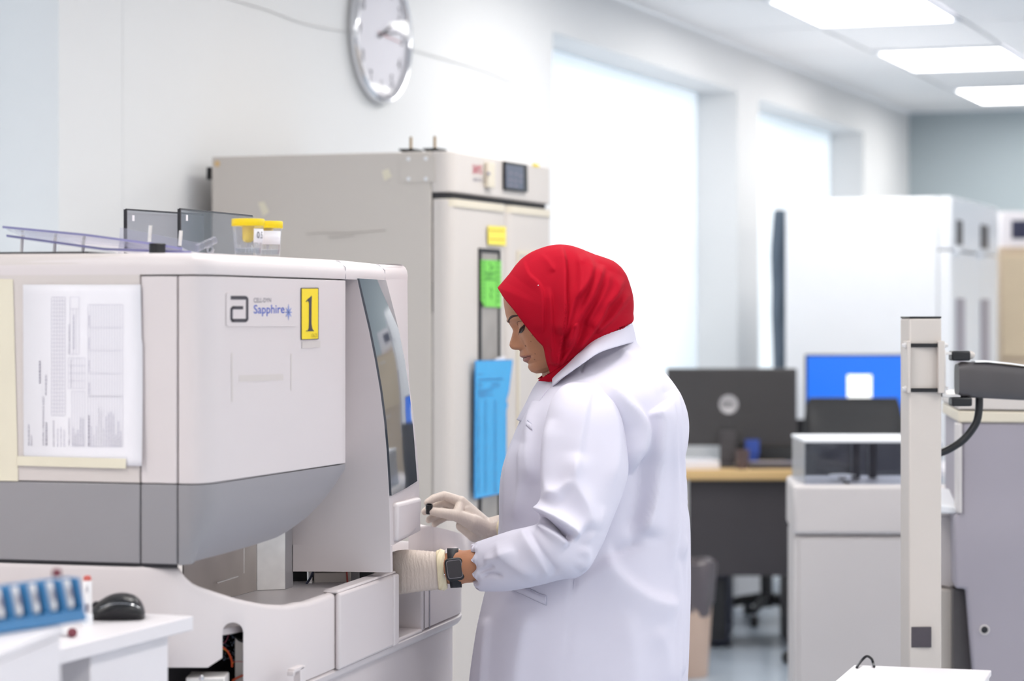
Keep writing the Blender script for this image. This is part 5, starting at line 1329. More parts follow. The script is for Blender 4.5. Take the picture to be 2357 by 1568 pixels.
gf = blob('glove', parts, 0.0016, M_glove, pe, 4)
gf['label'] = 'pale latex glove on the far hand'
cfr = []
for k in range(12):
    t = k/11; c = hp_(1128+24*t, 1217-2*t, .014); rr_ = 0.0243+0.004*t
    cfr.append([c+Vector((0.1*math.sin(0), math.cos(a)*rr_*0.85, math.sin(a)*rr_*(0.72+0.12*t)*(1+0.05*math.sin(5*a+k)))) for a in [2*math.pi*q/36 for q in range(36)]])
obj('glove_cuff', MB().loft(cfr, True, False), M_glovec, gf, solid=0.0008)
# near (left) hand going into the loading niche
def hn(x, y, Y): return at(x, y, Y)
parts = [(hn(1000, 1313, 4.415), 0.031, hn(1015, 1312, 4.412), 0.031)]
gr_ = []
nprof = [(1022, 1270, 1354, 4.410, 0.0285), (1000, 1270, 1358, 4.415, 0.0275), (970, 1267.5, 1361, 4.423, 0.027), (940, 1265.5, 1365, 4.432, 0.026), (918, 1267, 1369, 4.442, 0.0245), (900, 1273, 1372, 4.452, 0.022), (880, 1284, 1374, 4.466, 0.019), (862, 1296, 1372, 4.478, 0.016), (856, 1306, 1366, 4.482, 0.010)]
tab = catmull(nprof, 70)
NG = 72
for q, r in enumerate(tab):
    ring = ring_pts((r[0], r[1]), (r[0]+(4 if q < 30 else 0), r[2]), r[4], r[3], NG, 0.9)
    amp = 0.0006*math.exp(-((r[0]-985)/38)**2)
    c = sum(ring, Vector())/NG
    ring = [p+(p-c).normalized()*(amp*math.sin(r[0]*0.62+2.2*math.sin(2*math.pi*k/NG*2)+1.5*math.sin(k*0.3))) for k, p in enumerate(ring)]
    gr_.append(ring)
gmb = MB().loft(gr_, True, True)
gn_ = obj('glove', gmb, M_glove, pe, angle=85)
gn_['label'] = 'pale latex glove on the near hand reaching into the analyser'
fparts = []
for q, (y0, ln_) in enumerate(((1306, 58), (1324, 66), (1342, 62), (1359, 48))):
    a = hn(868, y0, 4.474); b = a-NM*0.035-Z*0.012+DM*0.004; c = b-NM*0.022-Z*0.02
    fparts += [(a, 0.0105, b, 0.009), (b, 0.009, c, 0.0075)]
fparts.append((hn(888, 1298, 4.455), 0.012, hn(872, 1296, 4.46), 0.010)); fparts.append((hn(872, 1296, 4.46), 0.010, hn(852, 1306, 4.465), 0.008))
blob('glove_fingers', fparts, 0.002, M_glove, gn_, 3)
cu_r = []
for q in range(14):
    t = q/13; x = 1004+20*t; bulge = 0.0022*math.sin(math.pi*min(1, t*1.02))
    ring = ring_pts((x, 1268.5-1.5*t), (x+6, 1357.5-2*t), 0.0292, 4.412, 60, 0.92); c = sum(ring, Vector())/60
    cu_r.append([p+(p-c).normalized()*(bulge*(1+0.5*math.sin(k*0.9+q*0.8))) for k, p in enumerate(ring)])
obj('glove_cuff', MB().loft(cu_r, True, False), M_glovec, gn_, angle=80, solid=0.0006)
# wrist watch
wa = MB(); rr = []
for q in range(2):
    t = q
    ring = ring_pts((1029+26*t, 1265-0.5*t), (1037+26*t, 1351-1.5*t), 0.0285, 4.404, 56, 0.95); rr.append(ring)
for i in range(56):
    pass
strap = obj('wrist_watch', MB().loft(rr, True, False), M_blackm, pe, solid=-0.0022, angle=60)
def wq_(x, y, off): return at(x, y, 4.3745-off)
cs = [(1021.5, 1286.5), (1064, 1281.5), (1071, 1333.5), (1029, 1338.5)]
def round_quad(q, r, n=6):
    q = [Vector((a, b)) for a, b in q]; out = []
    for i in range(4):
        p = q[i]; a = q[i-1]; b = q[(i+1) % 4]; d0 = (a-p).normalized()*r; d1 = (b-p).normalized()*r
        for k in range(n+1):
            t = k/n; out.append((p+d0)*(1-t)**2+p*2*t*(1-t)+(p+d1)*t*t)
    return out
case = obj('watch_case', MB().prism([wq_(v.x, v.y, 0.0) for v in round_quad(cs, 13)], Vector((0, -0.011, 0))), M_black, strap, bevel=0.0025, seg=3)
scq = [(1026, 1291.5), (1061.5, 1287.5), (1066, 1329.5), (1032, 1333.5)]
obj('watch_bezel', MB().prism([wq_(v.x, v.y, 0.0112) for v in round_quad(scq, 7)], Vector((0, -0.0006, 0))), mat('bezel_grey', rgb(140, 132, 138), 0.3, 0.6), case, smooth=False)
scq2 = [(1027.3, 1293), (1060.2, 1289.2), (1064.6, 1328.2), (1033, 1332)]
obj('watch_screen', MB().prism([wq_(v.x, v.y, 0.012) for v in round_quad(scq2, 6)], Vector((0, -0.0005, 0))), mat('watch_glass', rgb(40, 30, 36), 0.08, var=0.1, spec=0.8), case, smooth=False)
obj('watch_crown', MB().lathe(wq_(1023.5, 1322.5, 0.006), (-1, -0.3, 0), [(0.0018, 0), (0.0018, 0.0015), (0, 0.0017)], 10), M_chrome, case)

# the cap held in the far hand
cpos = hp_(987, 1183, -.021)
cpx_ = Vector((0.06, -0.25, 1)).normalized()
cap = thing('vial_closure', 'small black tube cap pinched between gloved fingertips', 'tube cap', cpos)
obj('cap_body', MB().lathe(cpos, cpx_, [(0.005, 0), (0.0064, 0.001), (0.0064, 0.010)]+[(0.0074 if q % 2 else 0.0068, 0.010+q*0.0009) for q in range(9)]+[(0.0074, 0.0187), (0.0066, 0.0195), (0.0052, 0.0192), (0.005, 0.014), (0, 0.0138)], 26, cap=False), M_black, cap)

# ------------------------------------------------------------------ mount post with arm, right of the woman
YP = 5.10
def pq(px, py, d=0.0): return at(px, py, YP+d)
po = thing('monitor_post', 'square cream metal post with a clamped charcoal swing arm at the right', 'monitor mount', Vector((pq(2128, 1000).x, YP, 0)))
pxc, phw = 2128, 38
ztp = CAMZ-(733-HY)*YP/FPX
pc_ = Vector((pq(pxc-2, 1000).x, YP+0.035, 0)); hw_ = phw*YP/FPX
obj('post', MB().box(pc_+Z*ztp/2, (hw_, 0.004, 0), (-0.004, hw_, 0), Z*ztp/2), M_post, po, bevel=0.004, seg=3)
obj('post_cap', MB().box(pc_+Z*(ztp+0.002), (hw_*0.99, 0.004, 0), (-0.004, hw_*0.99, 0), Z*0.002), M_black, po, bevel=0.001)
obj('post_foot', MB().box(pc_+Z*0.006, (0.09, 0, 0), (0, 0.09, 0), Z*0.006), M_post, po, bevel=0.003)
for x0, x1, nm_ in ((2086, 2094, 'clamp_plate'), (2157, 2172, 'clamp_plate')):
    a = pq(x0, 905); b = pq(x1, 785)
    cp_ = obj(nm_, MB().box(Vector(((a.x+b.x)/2, YP+0.03, (a.z+b.z)/2)), ((b.x-a.x)/2, 0, 0), (0, 0.045, 0), Z*(b.z-a.z)/2), M_post, po, bevel=0.002)
    for y in (795, 895):
        xb = x0 if x0 < 2100 else x1
        sg = -1 if x0 < 2100 else 1
        obj('clamp_bolt', MB().lathe(pq(xb, y)+Vector((0, 0.0, 0)), (sg, 0, 0), [(0.006, 0), (0.006, 0.004), (0.004, 0.006), (0.004, 0.009), (0, 0.009)], 6), M_metal, cp_)
for y in (795, 898):
    p = pq(2126, y)
    obj('clamp_strap', MB().box(Vector((p.x, YP-0.003, p.z)), (0.031, 0, 0), (0, 0.004, 0), Z*0.004), M_black, po, bevel=0.001)
hb_ = MB(); a = pq(2180, 850)
for y in (814, 912):
    p = pq(2192, y); hb_.box(Vector((p.x, YP+0.03, p.z)), (0.02, 0, 0), (0, 0.018, 0), Z*0.003)
p = pq(2181, 812); q = pq(2175, 860); hb_.box(Vector((q.x, YP+0.03, q.z)), (0.004, 0, 0), (0, 0.02, 0), Z*0.05)
obj('arm_bracket', hb_, M_metal, po, bevel=0.001)
for (x0, x1, y0, y1) in ((2193, 2236, 808, 831), (2193, 2240, 915, 936)):
    a, b = pq(x0, y1), pq(x1, y0)
    obj('pivot_block', MB().box(Vector(((a.x+b.x)/2, YP+0.03, (a.z+b.z)/2)), ((b.x-a.x)/2, 0, 0), (0, 0.022, 0), Z*(b.z-a.z)/2), M_black, po, bevel=0.004, seg=3)
obj('pivot_knob', MB().lathe(pq(2238, 818)+Vector((0, 0.03, 0)), (1, 0, 0), [(0.009, 0), (0.008, 0.006), (0.004, 0.011), (0, 0.012)], 16), M_post, po)
rr = []
for x, yt, yb in ((2202, 838, 909), (2212, 833, 914), (2235, 833, 916), (2280, 835, 918), (2340, 842, 921), (2420, 852, 924), (2520, 866, 928), (2640, 880, 930)):
    Yv = YP+0.03+(x-2202)*0.00035; t = at(x, yt, Yv); b = at(x, yb, Yv); h = (t.z-b.z)/2; c = (t+b)/2
    rr.append([c+Vector((0, math.copysign(abs(math.cos(k_))**0.5, math.cos(k_))*0.03, math.copysign(abs(math.sin(k_))**0.5, math.sin(k_))*h)) for k_ in [2*math.pi*q/28 for q in range(28)]])
arm = obj('swing_arm', MB().loft(rr, True, True), M_arm, po, angle=40)
rr = []
for x, yt in ((2240, 833), (2270, 832), (2320, 837), (2400, 848), (2520, 863)):
    Yv = YP+0.03+(x-2202)*0.00035; t = at(x, yt, Yv); rr.append([t+Vector((0, -0.026, -0.001)), t+Vector((0, -0.02, 0.002)), t+Vector((0, 0.02, 0.002)), t+Vector((0, 0.026, -0.001))])
obj('arm_cover', MB().loft(rr, True, True), M_whitec, arm)
obj('arm_cable', MB().tube([at(x, y, YP+0.05) for x, y in catmull([(2254, 915), (2253, 945), (2246, 975), (2222, 1008), (2195, 1028), (2165, 1042), (2120, 1050)], 36)], 0.0085, 12), M_black, po)
a, b = pq(2097, 1490), pq(2143, 1443)
obj('dark_plate', MB().box(Vector(((a.x+b.x)/2, YP-0.002, (a.z+b.z)/2)), ((b.x-a.x)/2, 0, 0), (0, 0.003, 0), Z*(b.z-a.z)/2), mat('plate_dark', rgb(74, 68, 76), 0.4, var=0.1, scale=80), po, bevel=0.001)

# ------------------------------------------------------------------ low white table in front of the post
tz = CAMZ-(1531-HY)*5.0/FPX
def tpt(px, py): return onplane(px, py, (0, 0, tz), Z)
tt = thing('low_table', 'low white table top at the bottom right in front of the post', 'table', Vector((tpt(2100, 1545).x, 4.88, 0)))
P4 = [tpt(1966, 1531), tpt(2282, 1543), tpt(2240, 1610), tpt(1880, 1604)]
obj('table_top', MB().prism([p-Z*0.012 for p in P4], Z*0.012), M_white, tt, bevel=0.002)
for p in P4:
    c = Vector((tt.location.x, 4.88, 0)); q = p.lerp(Vector((c.x, c.y, p.z)), 0.12)
    obj('leg', MB().box(Vector((q.x, q.y, (tz-0.012)/2)), (0.012, 0, 0), (0, 0.012, 0), Z*(tz-0.012)/2), M_metal, tt, bevel=0.002)
cab_p = [tuple(tpt(1972, 1540)+Z*0.003+Vector((0, 0.0, 0)))]+[tuple(at(x, y, 5.0)) for x, y in ((1983, 1521), (1995, 1511), (2006, 1517), (2010, 1528))]+[tuple(tpt(2012, 1538)+Z*0.003)]
tag(obj('cable_loop', MB().tube(catmull(cab_p, 24).tolist(), 0.0028, 8), M_black), 'small loop of black cable rising behind the low white table', 'cable')

# ------------------------------------------------------------------ lilac grey instrument at the right edge
YG = 5.75
gi = thing('grey_instrument', 'tall lilac-grey instrument cabinet cut by the right edge behind the post', 'lab instrument', Vector((at(2300, 1000, YG).x, YG+0.3, 0)))
fl = 1.48*FPX/YG+HY
front_poly = [(2213, 972), (2640, 972), (2640, fl-30), (2285, fl-30), (2224, 1357), (2198, 1355), (2196, 1186), (2213, 1180)]
obj('cabinet_shell', MB().prism([at(x, y, YG) for x, y in front_poly], Vector((0.06, 0.55, 0))), M_lilacg, gi, bevel=0.008, seg=3)
obj('top_strip', MB().prism([at(x, y, YG-0.006) for x, y in ((2206, 946), (2640, 952), (2640, 975), (2206, 973))], Vector((0.06, 0.55, 0))), M_cream, gi, bevel=0.004)
obj('top_cover', MB().prism([at(x, y, YG-0.004) for x, y in ((2204, 915), (2640, 915), (2640, 948), (2204, 943))], Vector((0.06, 0.55, 0))), M_fridgel, gi, bevel=0.004)
obj('side_trim', MB().prism([at(x, y, YG-0.012) for x, y in ((2205, 975), (2215, 975), (2215, 1182), (2205, 1182))], Vector((0.0, 0.05, 0))), M_warmg, gi, bevel=0.003)
obj('side_module', MB().prism([at(x, y, YG+0.12) for x, y in ((2150, 1186), (2200, 1186), (2200, 1360), (2150, 1345))], Vector((0.03, 0.35, 0))), M_warmg, gi, bevel=0.006)
obj('lower_module', MB().prism([at(x, y, YG+0.10) for x, y in ((2140, 1352), (2198, 1359), (2198, fl+40), (2140, fl+40))], Vector((0.03, 0.35, 0))), M_fridge, gi, bevel=0.006)
obj('lower_recess', MB().prism([at(x, y, YG+0.05) for x, y in ((2194, 1357), (2230, 1357), (2290, fl-10), (2194, fl-10))], Vector((0.03, 0.35, 0))), M_arm, gi)
obj('white_ledge', MB().prism([at(x, y, YG+0.02) for x, y in ((2150, 1181), (2206, 1184), (2206, 1170), (2150, 1160))], Vector((0.02, 0.22, 0.03))), M_whitec, gi, bevel=0.004)
lk = obj('lock_ring', MB().lathe(at(2266, 1450, YG-0.0005), (0, -1, 0), [(0.0125, 0), (0.0125, 0.002), (0.009, 0.003), (0.0085, -0.004)], 24), M_warmg, gi)
obj('lock_core', MB().lathe(at(2266, 1450, YG-0.0012), (0, -1, 0), [(0.0085, 0), (0.006, 0.001), (0, 0.001)], 18), M_blackm, lk)
# ------------------------------------------------------------------ grey cabinet with the balance
YC = 7.0
zc_t = CAMZ-(1117-HY)*YC/FPX
def cq(px, py, d=0.0): return at(px, py, YC+d)
gc = thing('instrument_cabinet', 'pale grey floor cabinet carrying a glass-sided balance, between desk and post', 'cabinet', Vector((cq(1980, 1117).x, YC+0.2, 0)))
xa_, xb_ = cq(1824, 1200).x, cq(2180, 1200).x
z_s = CAMZ-(1232-HY)*YC/FPX
obj('cabinet_head', MB().prism([Vector((xa_, YC, z_s)), Vector((xb_, YC, z_s)), Vector((xb_, YC, zc_t)), Vector((xa_, YC, zc_t))], Vector((0.03, 0.42, 0))), M_warmg, gc, bevel=0.012, seg=3)
obj('cabinet_body', MB().prism([Vector((xa_+0.004, YC+0.012, 0.02)), Vector((xb_, YC+0.012, 0.02)), Vector((xb_, YC+0.012, z_s-0.004)), Vector((xa_+0.004, YC+0.012, z_s-0.004))], Vector((0.03, 0.4, 0))), M_warmg, gc, bevel=0.01, seg=3)
obj('door_panel', MB().prism([Vector((xa_+0.022, YC+0.008, 0.06)), Vector((xb_-0.02, YC+0.008, 0.06)), Vector((xb_-0.02, YC+0.008, z_s-0.012)), Vector((xa_+0.022, YC+0.008, z_s-0.012))], Vector((0, 0.004, 0))), M_warmg, gc, bevel=0.003)
obj('plinth', MB().prism([Vector((xa_+0.02, YC+0.03, 0)), Vector((xb_-0.02, YC+0.03, 0)), Vector((xb_-0.02, YC+0.03, 0.02)), Vector((xa_+0.02, YC+0.03, 0.02))], Vector((0.02, 0.36, 0))), M_dark, gc)
ba = thing('balance', 'glass-walled laboratory balance with a white top on the grey cabinet', 'balance', Vector((cq(1990, 1117).x, YC+0.2, zc_t)))
x0, x1 = cq(1856, 1100).x, cq(2170, 1100).x; zt2 = CAMZ-(1020-HY)*YC/FPX; y0_, y1_ = YC+0.03, YC+0.34
obj('top_plate', MB().box(Vector(((x0+x1)/2, (y0_+y1_)/2, zt2+0.004)), ((x1-x0)/2+0.004, 0, 0), (0, (y1_-y0_)/2+0.004, 0), Z*0.005), M_whitec, ba, bevel=0.002)
hg = (zt2-zc_t)/2; zm = (zt2+zc_t)/2
obj('front_pane', MB().box(Vector(((x0+x1)/2, y0_, zm)), ((x1-x0)/2, 0, 0), (0, 0.002, 0), Z*hg), M_glass, ba, smooth=False)
obj('side_pane', MB().box(Vector((x0, (y0_+y1_)/2, zm)), (0.002, 0, 0), (0, (y1_-y0_)/2, 0), Z*hg), M_glassd, ba, smooth=False)
obj('side_pane', MB().box(Vector((x1, (y0_+y1_)/2, zm)), (0.002, 0, 0), (0, (y1_-y0_)/2, 0), Z*hg), M_glassd, ba, smooth=False)
obj('back_pane', MB().box(Vector(((x0+x1)/2, y1_, zm)), ((x1-x0)/2, 0, 0), (0, 0.002, 0), Z*hg), M_glassd, ba, smooth=False)
for x in (2001, 2045):
    p = cq(x, 1070)
    obj('column', MB().box(Vector((p.x, y1_-(0.06 if x < 2010 else 0.03), zm)), (0.012, 0, 0), (0, 0.01, 0), Z*hg), M_black, ba, bevel=0.002)
obj('pan', MB().lathe(Vector((cq(1960, 1100).x, YC+0.2, zc_t)), Z, [(0.012, 0), (0.012, 0.012), (0.04, 0.014), (0.04, 0.017), (0, 0.017)], 24), M_metal, ba)
obj('level_foot', MB().lathe(Vector((cq(1955, 1113).x, YC+0.06, zc_t)), Z, [(0.01, 0), (0.01, 0.006), (0, 0.006)], 14), M_black, ba)

# ------------------------------------------------------------------ computer desk and what stands on it
YD = 10.35
zd = CAMZ-(1082-HY)*YD/FPX
def dq(px, py, d=0.0): return at(px, py, YD+d)
de = thing('computer_desk', 'office desk with maple top and dark front panel behind the woman', 'desk', Vector((dq(1650, 1082).x, YD+0.35, 0)))
xl, xr_ = dq(1545, 1082).x, dq(1850, 1082).x
obj('desk_top', MB().prism([Vector((xl, YD, zd-0.045)), Vector((xr_, YD, zd-0.045)), Vector((xr_+0.0, YD+0.66, zd-0.045)), Vector((xl+0.12, YD+0.66, zd-0.045))], Z*0.045), M_wood, de, bevel=0.008, seg=3)
zp = CAMZ-(1326-HY)*(YD+0.05)/FPX
obj('modesty_panel', MB().prism([Vector((dq(1588, 1).x, YD+0.05, zp)), Vector((dq(1842, 1).x, YD+0.05, zp)), Vector((dq(1842, 1).x, YD+0.05, zd-0.046)), Vector((dq(1588, 1).x, YD+0.05, zd-0.046))], Vector((0, 0.02, 0))), M_desk, de, bevel=0.002)
for px_ in (1577,):
    p = dq(px_, 1200); obj('leg_panel', MB().box(Vector((p.x, YD+0.10, (zd-0.046)/2)), (0.012, 0, 0), (0, 0.06, 0), Z*(zd-0.046)/2), M_warmg, de, bevel=0.002)
obj('leg_panel', MB().box(Vector((dq(1840, 1).x, YD+0.40, (zd-0.046)/2)), (0.012, 0, 0), (0, 0.25, 0), Z*(zd-0.046)/2), M_desk, de, bevel=0.002)
# dark monitor seen from behind
YM = YD+0.22
def mq(px, py, d=0.0): return at(px, py, YM+d)
mn = thing('dark_monitor', 'black computer monitor seen from behind with a round silver logo', 'monitor', Vector((mq(1675, 1).x, YM, zd)))
a, b = mq(1535, 1026), mq(1834, 848)
hsg = obj('monitor_housing', MB().box(Vector(((a.x+b.x)/2, YM+0.01, (a.z+b.z)/2)), ((b.x-a.x)/2, 0, 0), (0, 0.02, 0), Z*(b.z-a.z)/2), mat('monitor_black', rgb(66, 63, 64), 0.5, var=0.04), mn, bevel=0.008, seg=3)
obj('logo_disc', MB().lathe(mq(1677, 931, -0.0105), (0, -1, 0), [(0.042, 0), (0.042, 0.0015), (0.036, 0.002), (0.034, 0.001), (0, 0.001)], 36), mat('logo_silver', rgb(196, 192, 194), 0.35, 0.2), hsg)
lt = MB(); put_text(lt, 'DELL', quad_fn(mq(1663, 937, -0.013), mq(1691, 937, -0.013), mq(1691, 925, -0.013), mq(1663, 925, -0.013)), True)
obj('logo_letters', lt, M_arm, hsg, smooth=False)
obj('stand_neck', MB().box(mq(1675, 1030, -0.02)-Z*0.0, (0.035, 0, 0), (0, 0.012, 0), Z*0.075), M_arm, mn, bevel=0.004)
obj('stand_base', MB().box(Vector((mq(1675, 1).x, YM+0.0, zd+0.006)), (0.08, 0, 0), (0, 0.08, 0), Z*0.006), M_arm, mn, bevel=0.004)
# papers, keyboard, phone on the desk
tag(obj('paper_stack', MB().box(Vector((dq(1612, 1).x, YD+0.15, zd+0.018)), (0.08, 0.01, 0), (-0.01, 0.10, 0), Z*0.018), M_paper, bevel=0.002), 'stack of white papers on the desk left of the monitor stand', 'papers')
kb = thing('keyboard', 'flat grey keyboard on the desk below the dark monitor', 'keyboard', Vector((dq(1790, 1).x, YD+0.12, zd)))
obj('keyboard_base', MB().box(Vector((dq(1790, 1).x, YD+0.12, zd+0.012)), (0.11, 0, 0), (0, 0.055, 0), Z*0.012), M_arm, kb, bevel=0.003)
kk = MB()
for i in range(12):
    for j in range(4): kk.box(Vector((dq(1790, 1).x-0.101+0.0184*i, YD+0.078+0.024*j, zd+0.0265)), (0.008, 0, 0), (0, 0.009, 0), Z*0.003)
obj('keys', kk, M_lilacg, kb, smooth=False)['kind'] = 'stuff'
tag(obj('blue_box', MB().box(Vector((dq(1742, 1).x, YD+0.20, zd+0.06+0.026)), (0.03, 0, 0), (0, 0.02, 0), Z*0.035).box(Vector((dq(1742, 1).x, YD+0.20, zd+0.025)), (0.024, 0, 0), (0, 0.016, 0), Z*0.0255), mat('blue_card', rgb(56, 84, 170), 0.5), bevel=0.003), 'little blue carton on the desk right of the monitor stand', 'carton')
tag(obj('desk_cup', MB().lathe(Vector((dq(1712, 1).x, YD+0.06, zd)), Z, [(0.0, 0), (0.026, 0), (0.03, 0.085), (0.027, 0.085), (0.024, 0.005), (0, 0.005)], 24, cap=False), mat('cup_brown', rgb(96, 78, 76), 0.4)), 'small dark cup on the desk close to the monitor stand', 'cup')
# PC tower, bin, chair base under and beside the desk
pcx = at(1664, 1400, 10.55)
pt = thing('computer_tower', 'navy black computer tower on the floor under the desk', 'computer', Vector((pcx.x, 10.75, 0)))
zpt = CAMZ-(1328-HY)*10.55/FPX
obj('tower_case', MB().box(Vector((pcx.x, 10.75, zpt/2+0.008)), (0.052, 0.01, 0), (0.03, 0.2, 0), Z*(zpt/2-0.008)), M_navy, pt, bevel=0.006)
obj('tower_front', MB().box(Vector((pcx.x-0.03, 10.545, zpt/2+0.008)), (0.045, 0.008, 0), (0.001, 0.006, 0), Z*(zpt/2-0.02)), M_black, pt, bevel=0.004)
for s in (-1, 1): obj('tower_foot', MB().box(Vector((pcx.x+s*0.03, 10.75, 0.004)), (0.012, 0, 0), (0, 0.17, 0), Z*0.004), M_black, pt)
bnp = at(1572, 1550, 9.75)
bn = thing('waste_bin', 'beige waste bin lined with a dark plastic bag, half behind the woman', 'waste bin', Vector((bnp.x, 9.75, 0)))
bc_ = Vector((bnp.x, 9.75, 0))
obj('bin_body', MB().lathe(bc_, Z, [(0, 0), (0.098, 0), (0.102, 0.006), (0.128, 0.44), (0.124, 0.44), (0.098, 0.012), (0, 0.012)], 40, cap=False), M_bin, bn)
rr = []
for k, (r_, z_) in enumerate(((0.119, 0.27), (0.124, 0.30), (0.130, 0.38), (0.136, 0.45), (0.134, 0.468), (0.124, 0.472), (0.112, 0.462), (0.10, 0.40), (0.08, 0.2))):
    rr.append([bc_+Vector((math.cos(a), math.sin(a), 0))*(r_+0.004*math.sin(7*a+k))+Z*(z_+(0.022*math.sin(3*a+1) if k == 0 else 0.004*math.sin(5*a+k))) for a in [2*math.pi*q/60 for q in range(60)]])
obj('bin_liner', MB().loft(rr, True, False), M_bag, bn)
def office_chair(px, Y, zback_top, zback_bot, bw_, label, px_base=None):
    c0 = Vector((at(px, 900, Y).x, Y, 0)); ch = thing('office_chair', label, 'chair', c0)
    rr = []
    for t in np.linspace(0, 1, 14):
        z = zback_bot+(zback_top-zback_bot)*t; w_ = bw_/2*(1-0.10*(2*t-1)**4-0.05*t); d = 0.035*math.sin(math.pi*min(max(t, 0.08), 0.92))
        rr.append([c0+Vector((w_*math.copysign(abs(math.cos(a))**0.35, math.cos(a)), 0.01+d*math.sin(a)+0.05*(2*t-1)*0.3-0.03*math.cos(a)**2*0, z)) for a in [2*math.pi*q/32 for q in range(32)]])
    obj('backrest', MB().loft(rr, True, True), M_black, ch, bevel=0.006)
    obj('seat', MB().box(c0+Vector((0, 0.26, 0.47)), (bw_/2, 0, 0), (0, 0.23, 0), Z*0.04), M_blackm, ch, bevel=0.03, seg=4)
    obj('back_support', MB().tube([c0+Vector((0, 0.25, 0.42)), c0+Vector((0, 0.03, 0.45)), c0+Vector((0, -0.03, 0.6)), c0+Vector((0, -0.02, zback_bot+0.1))], 0.02, 10), M_black, ch)
    obj('gas_column', MB().lathe(c0+Vector((0, 0.26, 0.07)), Z, [(0.03, 0), (0.03, 0.18), (0.018, 0.18), (0.018, 0.36)], 16), M_black, ch)
    for k in range(5):
        a = 2*math.pi*k/5+0.6; d = Vector((math.cos(a), math.sin(a), 0)); h = c0+Vector((0, 0.26, 0))
        lg_ = obj('base_arm', MB().tube([h+Z*0.11, h+d*0.12+Z*0.10, h+d*0.24+Z*0.075], [0.03, 0.024, 0.016], 10), M_black, ch)
        obj('caster', MB().lathe(h+d*0.24+Z*0.028-Vector((-d.y, d.x, 0))*0.018, Vector((-d.y, d.x, 0)), [(0.02, 0), (0.028, 0.004), (0.028, 0.032), (0.02, 0.036)], 16), M_black, lg_)
    return ch
office_chair(1966, 9.8, CAMZ-(916-HY)*9.8/FPX, CAMZ-(1030-HY)*9.8/FPX-0.25, 0.43, 'black office chair seen from behind in front of the blue screen')
office_chair(1778, 11.2, 0.98, 0.55, 0.42, 'black swivel chair whose castered base shows below the desk panel')
wbx = at(1722, 1400, 11.9)
tag(obj('white_carton', MB().box(Vector((wbx.x, 12.0, 0.17)), (0.062, 0, 0), (0, 0.1, 0), Z*0.17), M_whitec, bevel=0.004), 'small white carton on the floor seen under the desk', 'carton')
# blue monitor
YQ = 10.95
bq0, bq1 = at(1858, 975, YQ), at(2092, 820, YQ)
z_bd = 0.78
bd_ = thing('blue_monitor', 'computer monitor with a bright blue screen and a white pop-up square', 'monitor', Vector(((bq0.x+bq1.x)/2, YQ, z_bd)))
hs2 = obj('monitor_housing', MB().box(Vector(((bq0.x+bq1.x)/2, YQ+0.02, (bq0.z+bq1.z)/2)), ((bq1.x-bq0.x)/2+0.008, 0, 0), (0, 0.018, 0), Z*((bq1.z-bq0.z)/2+0.008)), M_black, bd_, bevel=0.004)
obj('screen', MB().box(Vector(((bq0.x+bq1.x)/2, YQ+0.0, (bq0.z+bq1.z)/2)), ((bq1.x-bq0.x)/2, 0, 0), (0, 0.0025, 0), Z*(bq1.z-bq0.z)/2), M_screen, hs2, smooth=False)
s0, s1 = at(1950, 916, YQ), at(2006, 863, YQ)
obj('screen_window', MB().box(Vector(((s0.x+s1.x)/2, YQ-0.0035, (s0.z+s1.z)/2)), ((s1.x-s0.x)/2, 0, 0), (0, 0.001, 0), Z*(s1.z-s0.z)/2), M_screenw, hs2, smooth=False)
obj('stand_neck', MB().box(Vector(((bq0.x+bq1.x)/2, YQ+0.045, (z_bd+bq0.z)/2+0.03)), (0.03, 0, 0), (0, 0.01, 0), Z*((bq0.z-z_bd)/2+0.03)), M_black, bd_, bevel=0.003)
obj('stand_base', MB().box(Vector(((bq0.x+bq1.x)/2, YQ+0.03, z_bd+0.006)), (0.1, 0, 0), (0, 0.08, 0), Z*0.006), M_black, bd_, bevel=0.003)
d2 = thing('far_desk', 'white desk under the blue screen in front of the tall freezer', 'desk', Vector(((bq0.x+bq1.x)/2, YQ+0.05, 0)))
obj('desk_top', MB().box(Vector(((bq0.x+bq1.x)/2+0.26, YQ+0.0, z_bd-0.015)), (0.36, 0, 0), (0, 0.3, 0), Z*0.015), M_white, d2, bevel=0.003)
for sx in (-0.38, 0.38):
    for sy in (-0.26, 0.26): obj('leg', MB().box(Vector(((bq0.x+bq1.x)/2+0.26+sx*0.8, YQ+sy, (z_bd-0.03)/2)), (0.02, 0, 0), (0, 0.02, 0), Z*(z_bd-0.03)/2), M_metal, d2, bevel=0.002)
# ------------------------------------------------------------------ tall white freezer in the background
YF = 11.55
F2 = at(2191, 720, YF); F2.z = 0
L2 = 0.828; W2 = 1.36
def F2P(t, wd, z): return F2+DW*t+NW*wd+Z*z
H2 = CAMZ+(720-452)*YF/FPX
fz = thing('white_freezer', 'large bright white two-door freezer standing in the background behind the blue screen', 'freezer', F2P(W2/2, -L2/2, 0))
obj('freezer_body', MB().prism([F2P(0, -0.07, 0.08), F2P(W2, -0.07, 0.08), F2P(W2, -L2, 0.08), F2P(0, -L2, 0.08)], Z*(H2-0.08)), M_whitec, fz, bevel=0.012, seg=3)
obj('plinth', MB().prism([F2P(0.03, -0.1, 0), F2P(W2-0.03, -0.1, 0), F2P(W2-0.03, -L2+0.03, 0), F2P(0.03, -L2+0.03, 0)], Z*0.08), M_dark, fz)
z_h = CAMZ+(720-578)*YF/FPX
hd = obj('head_panel', MB().prism([F2P(0, -0.068, z_h+0.008), F2P(W2, -0.068, z_h+0.008), F2P(W2, 0, z_h+0.008), F2P(0, 0, z_h+0.008)], Z*(H2-z_h-0.008)), M_whitec, fz, bevel=0.008, seg=3)
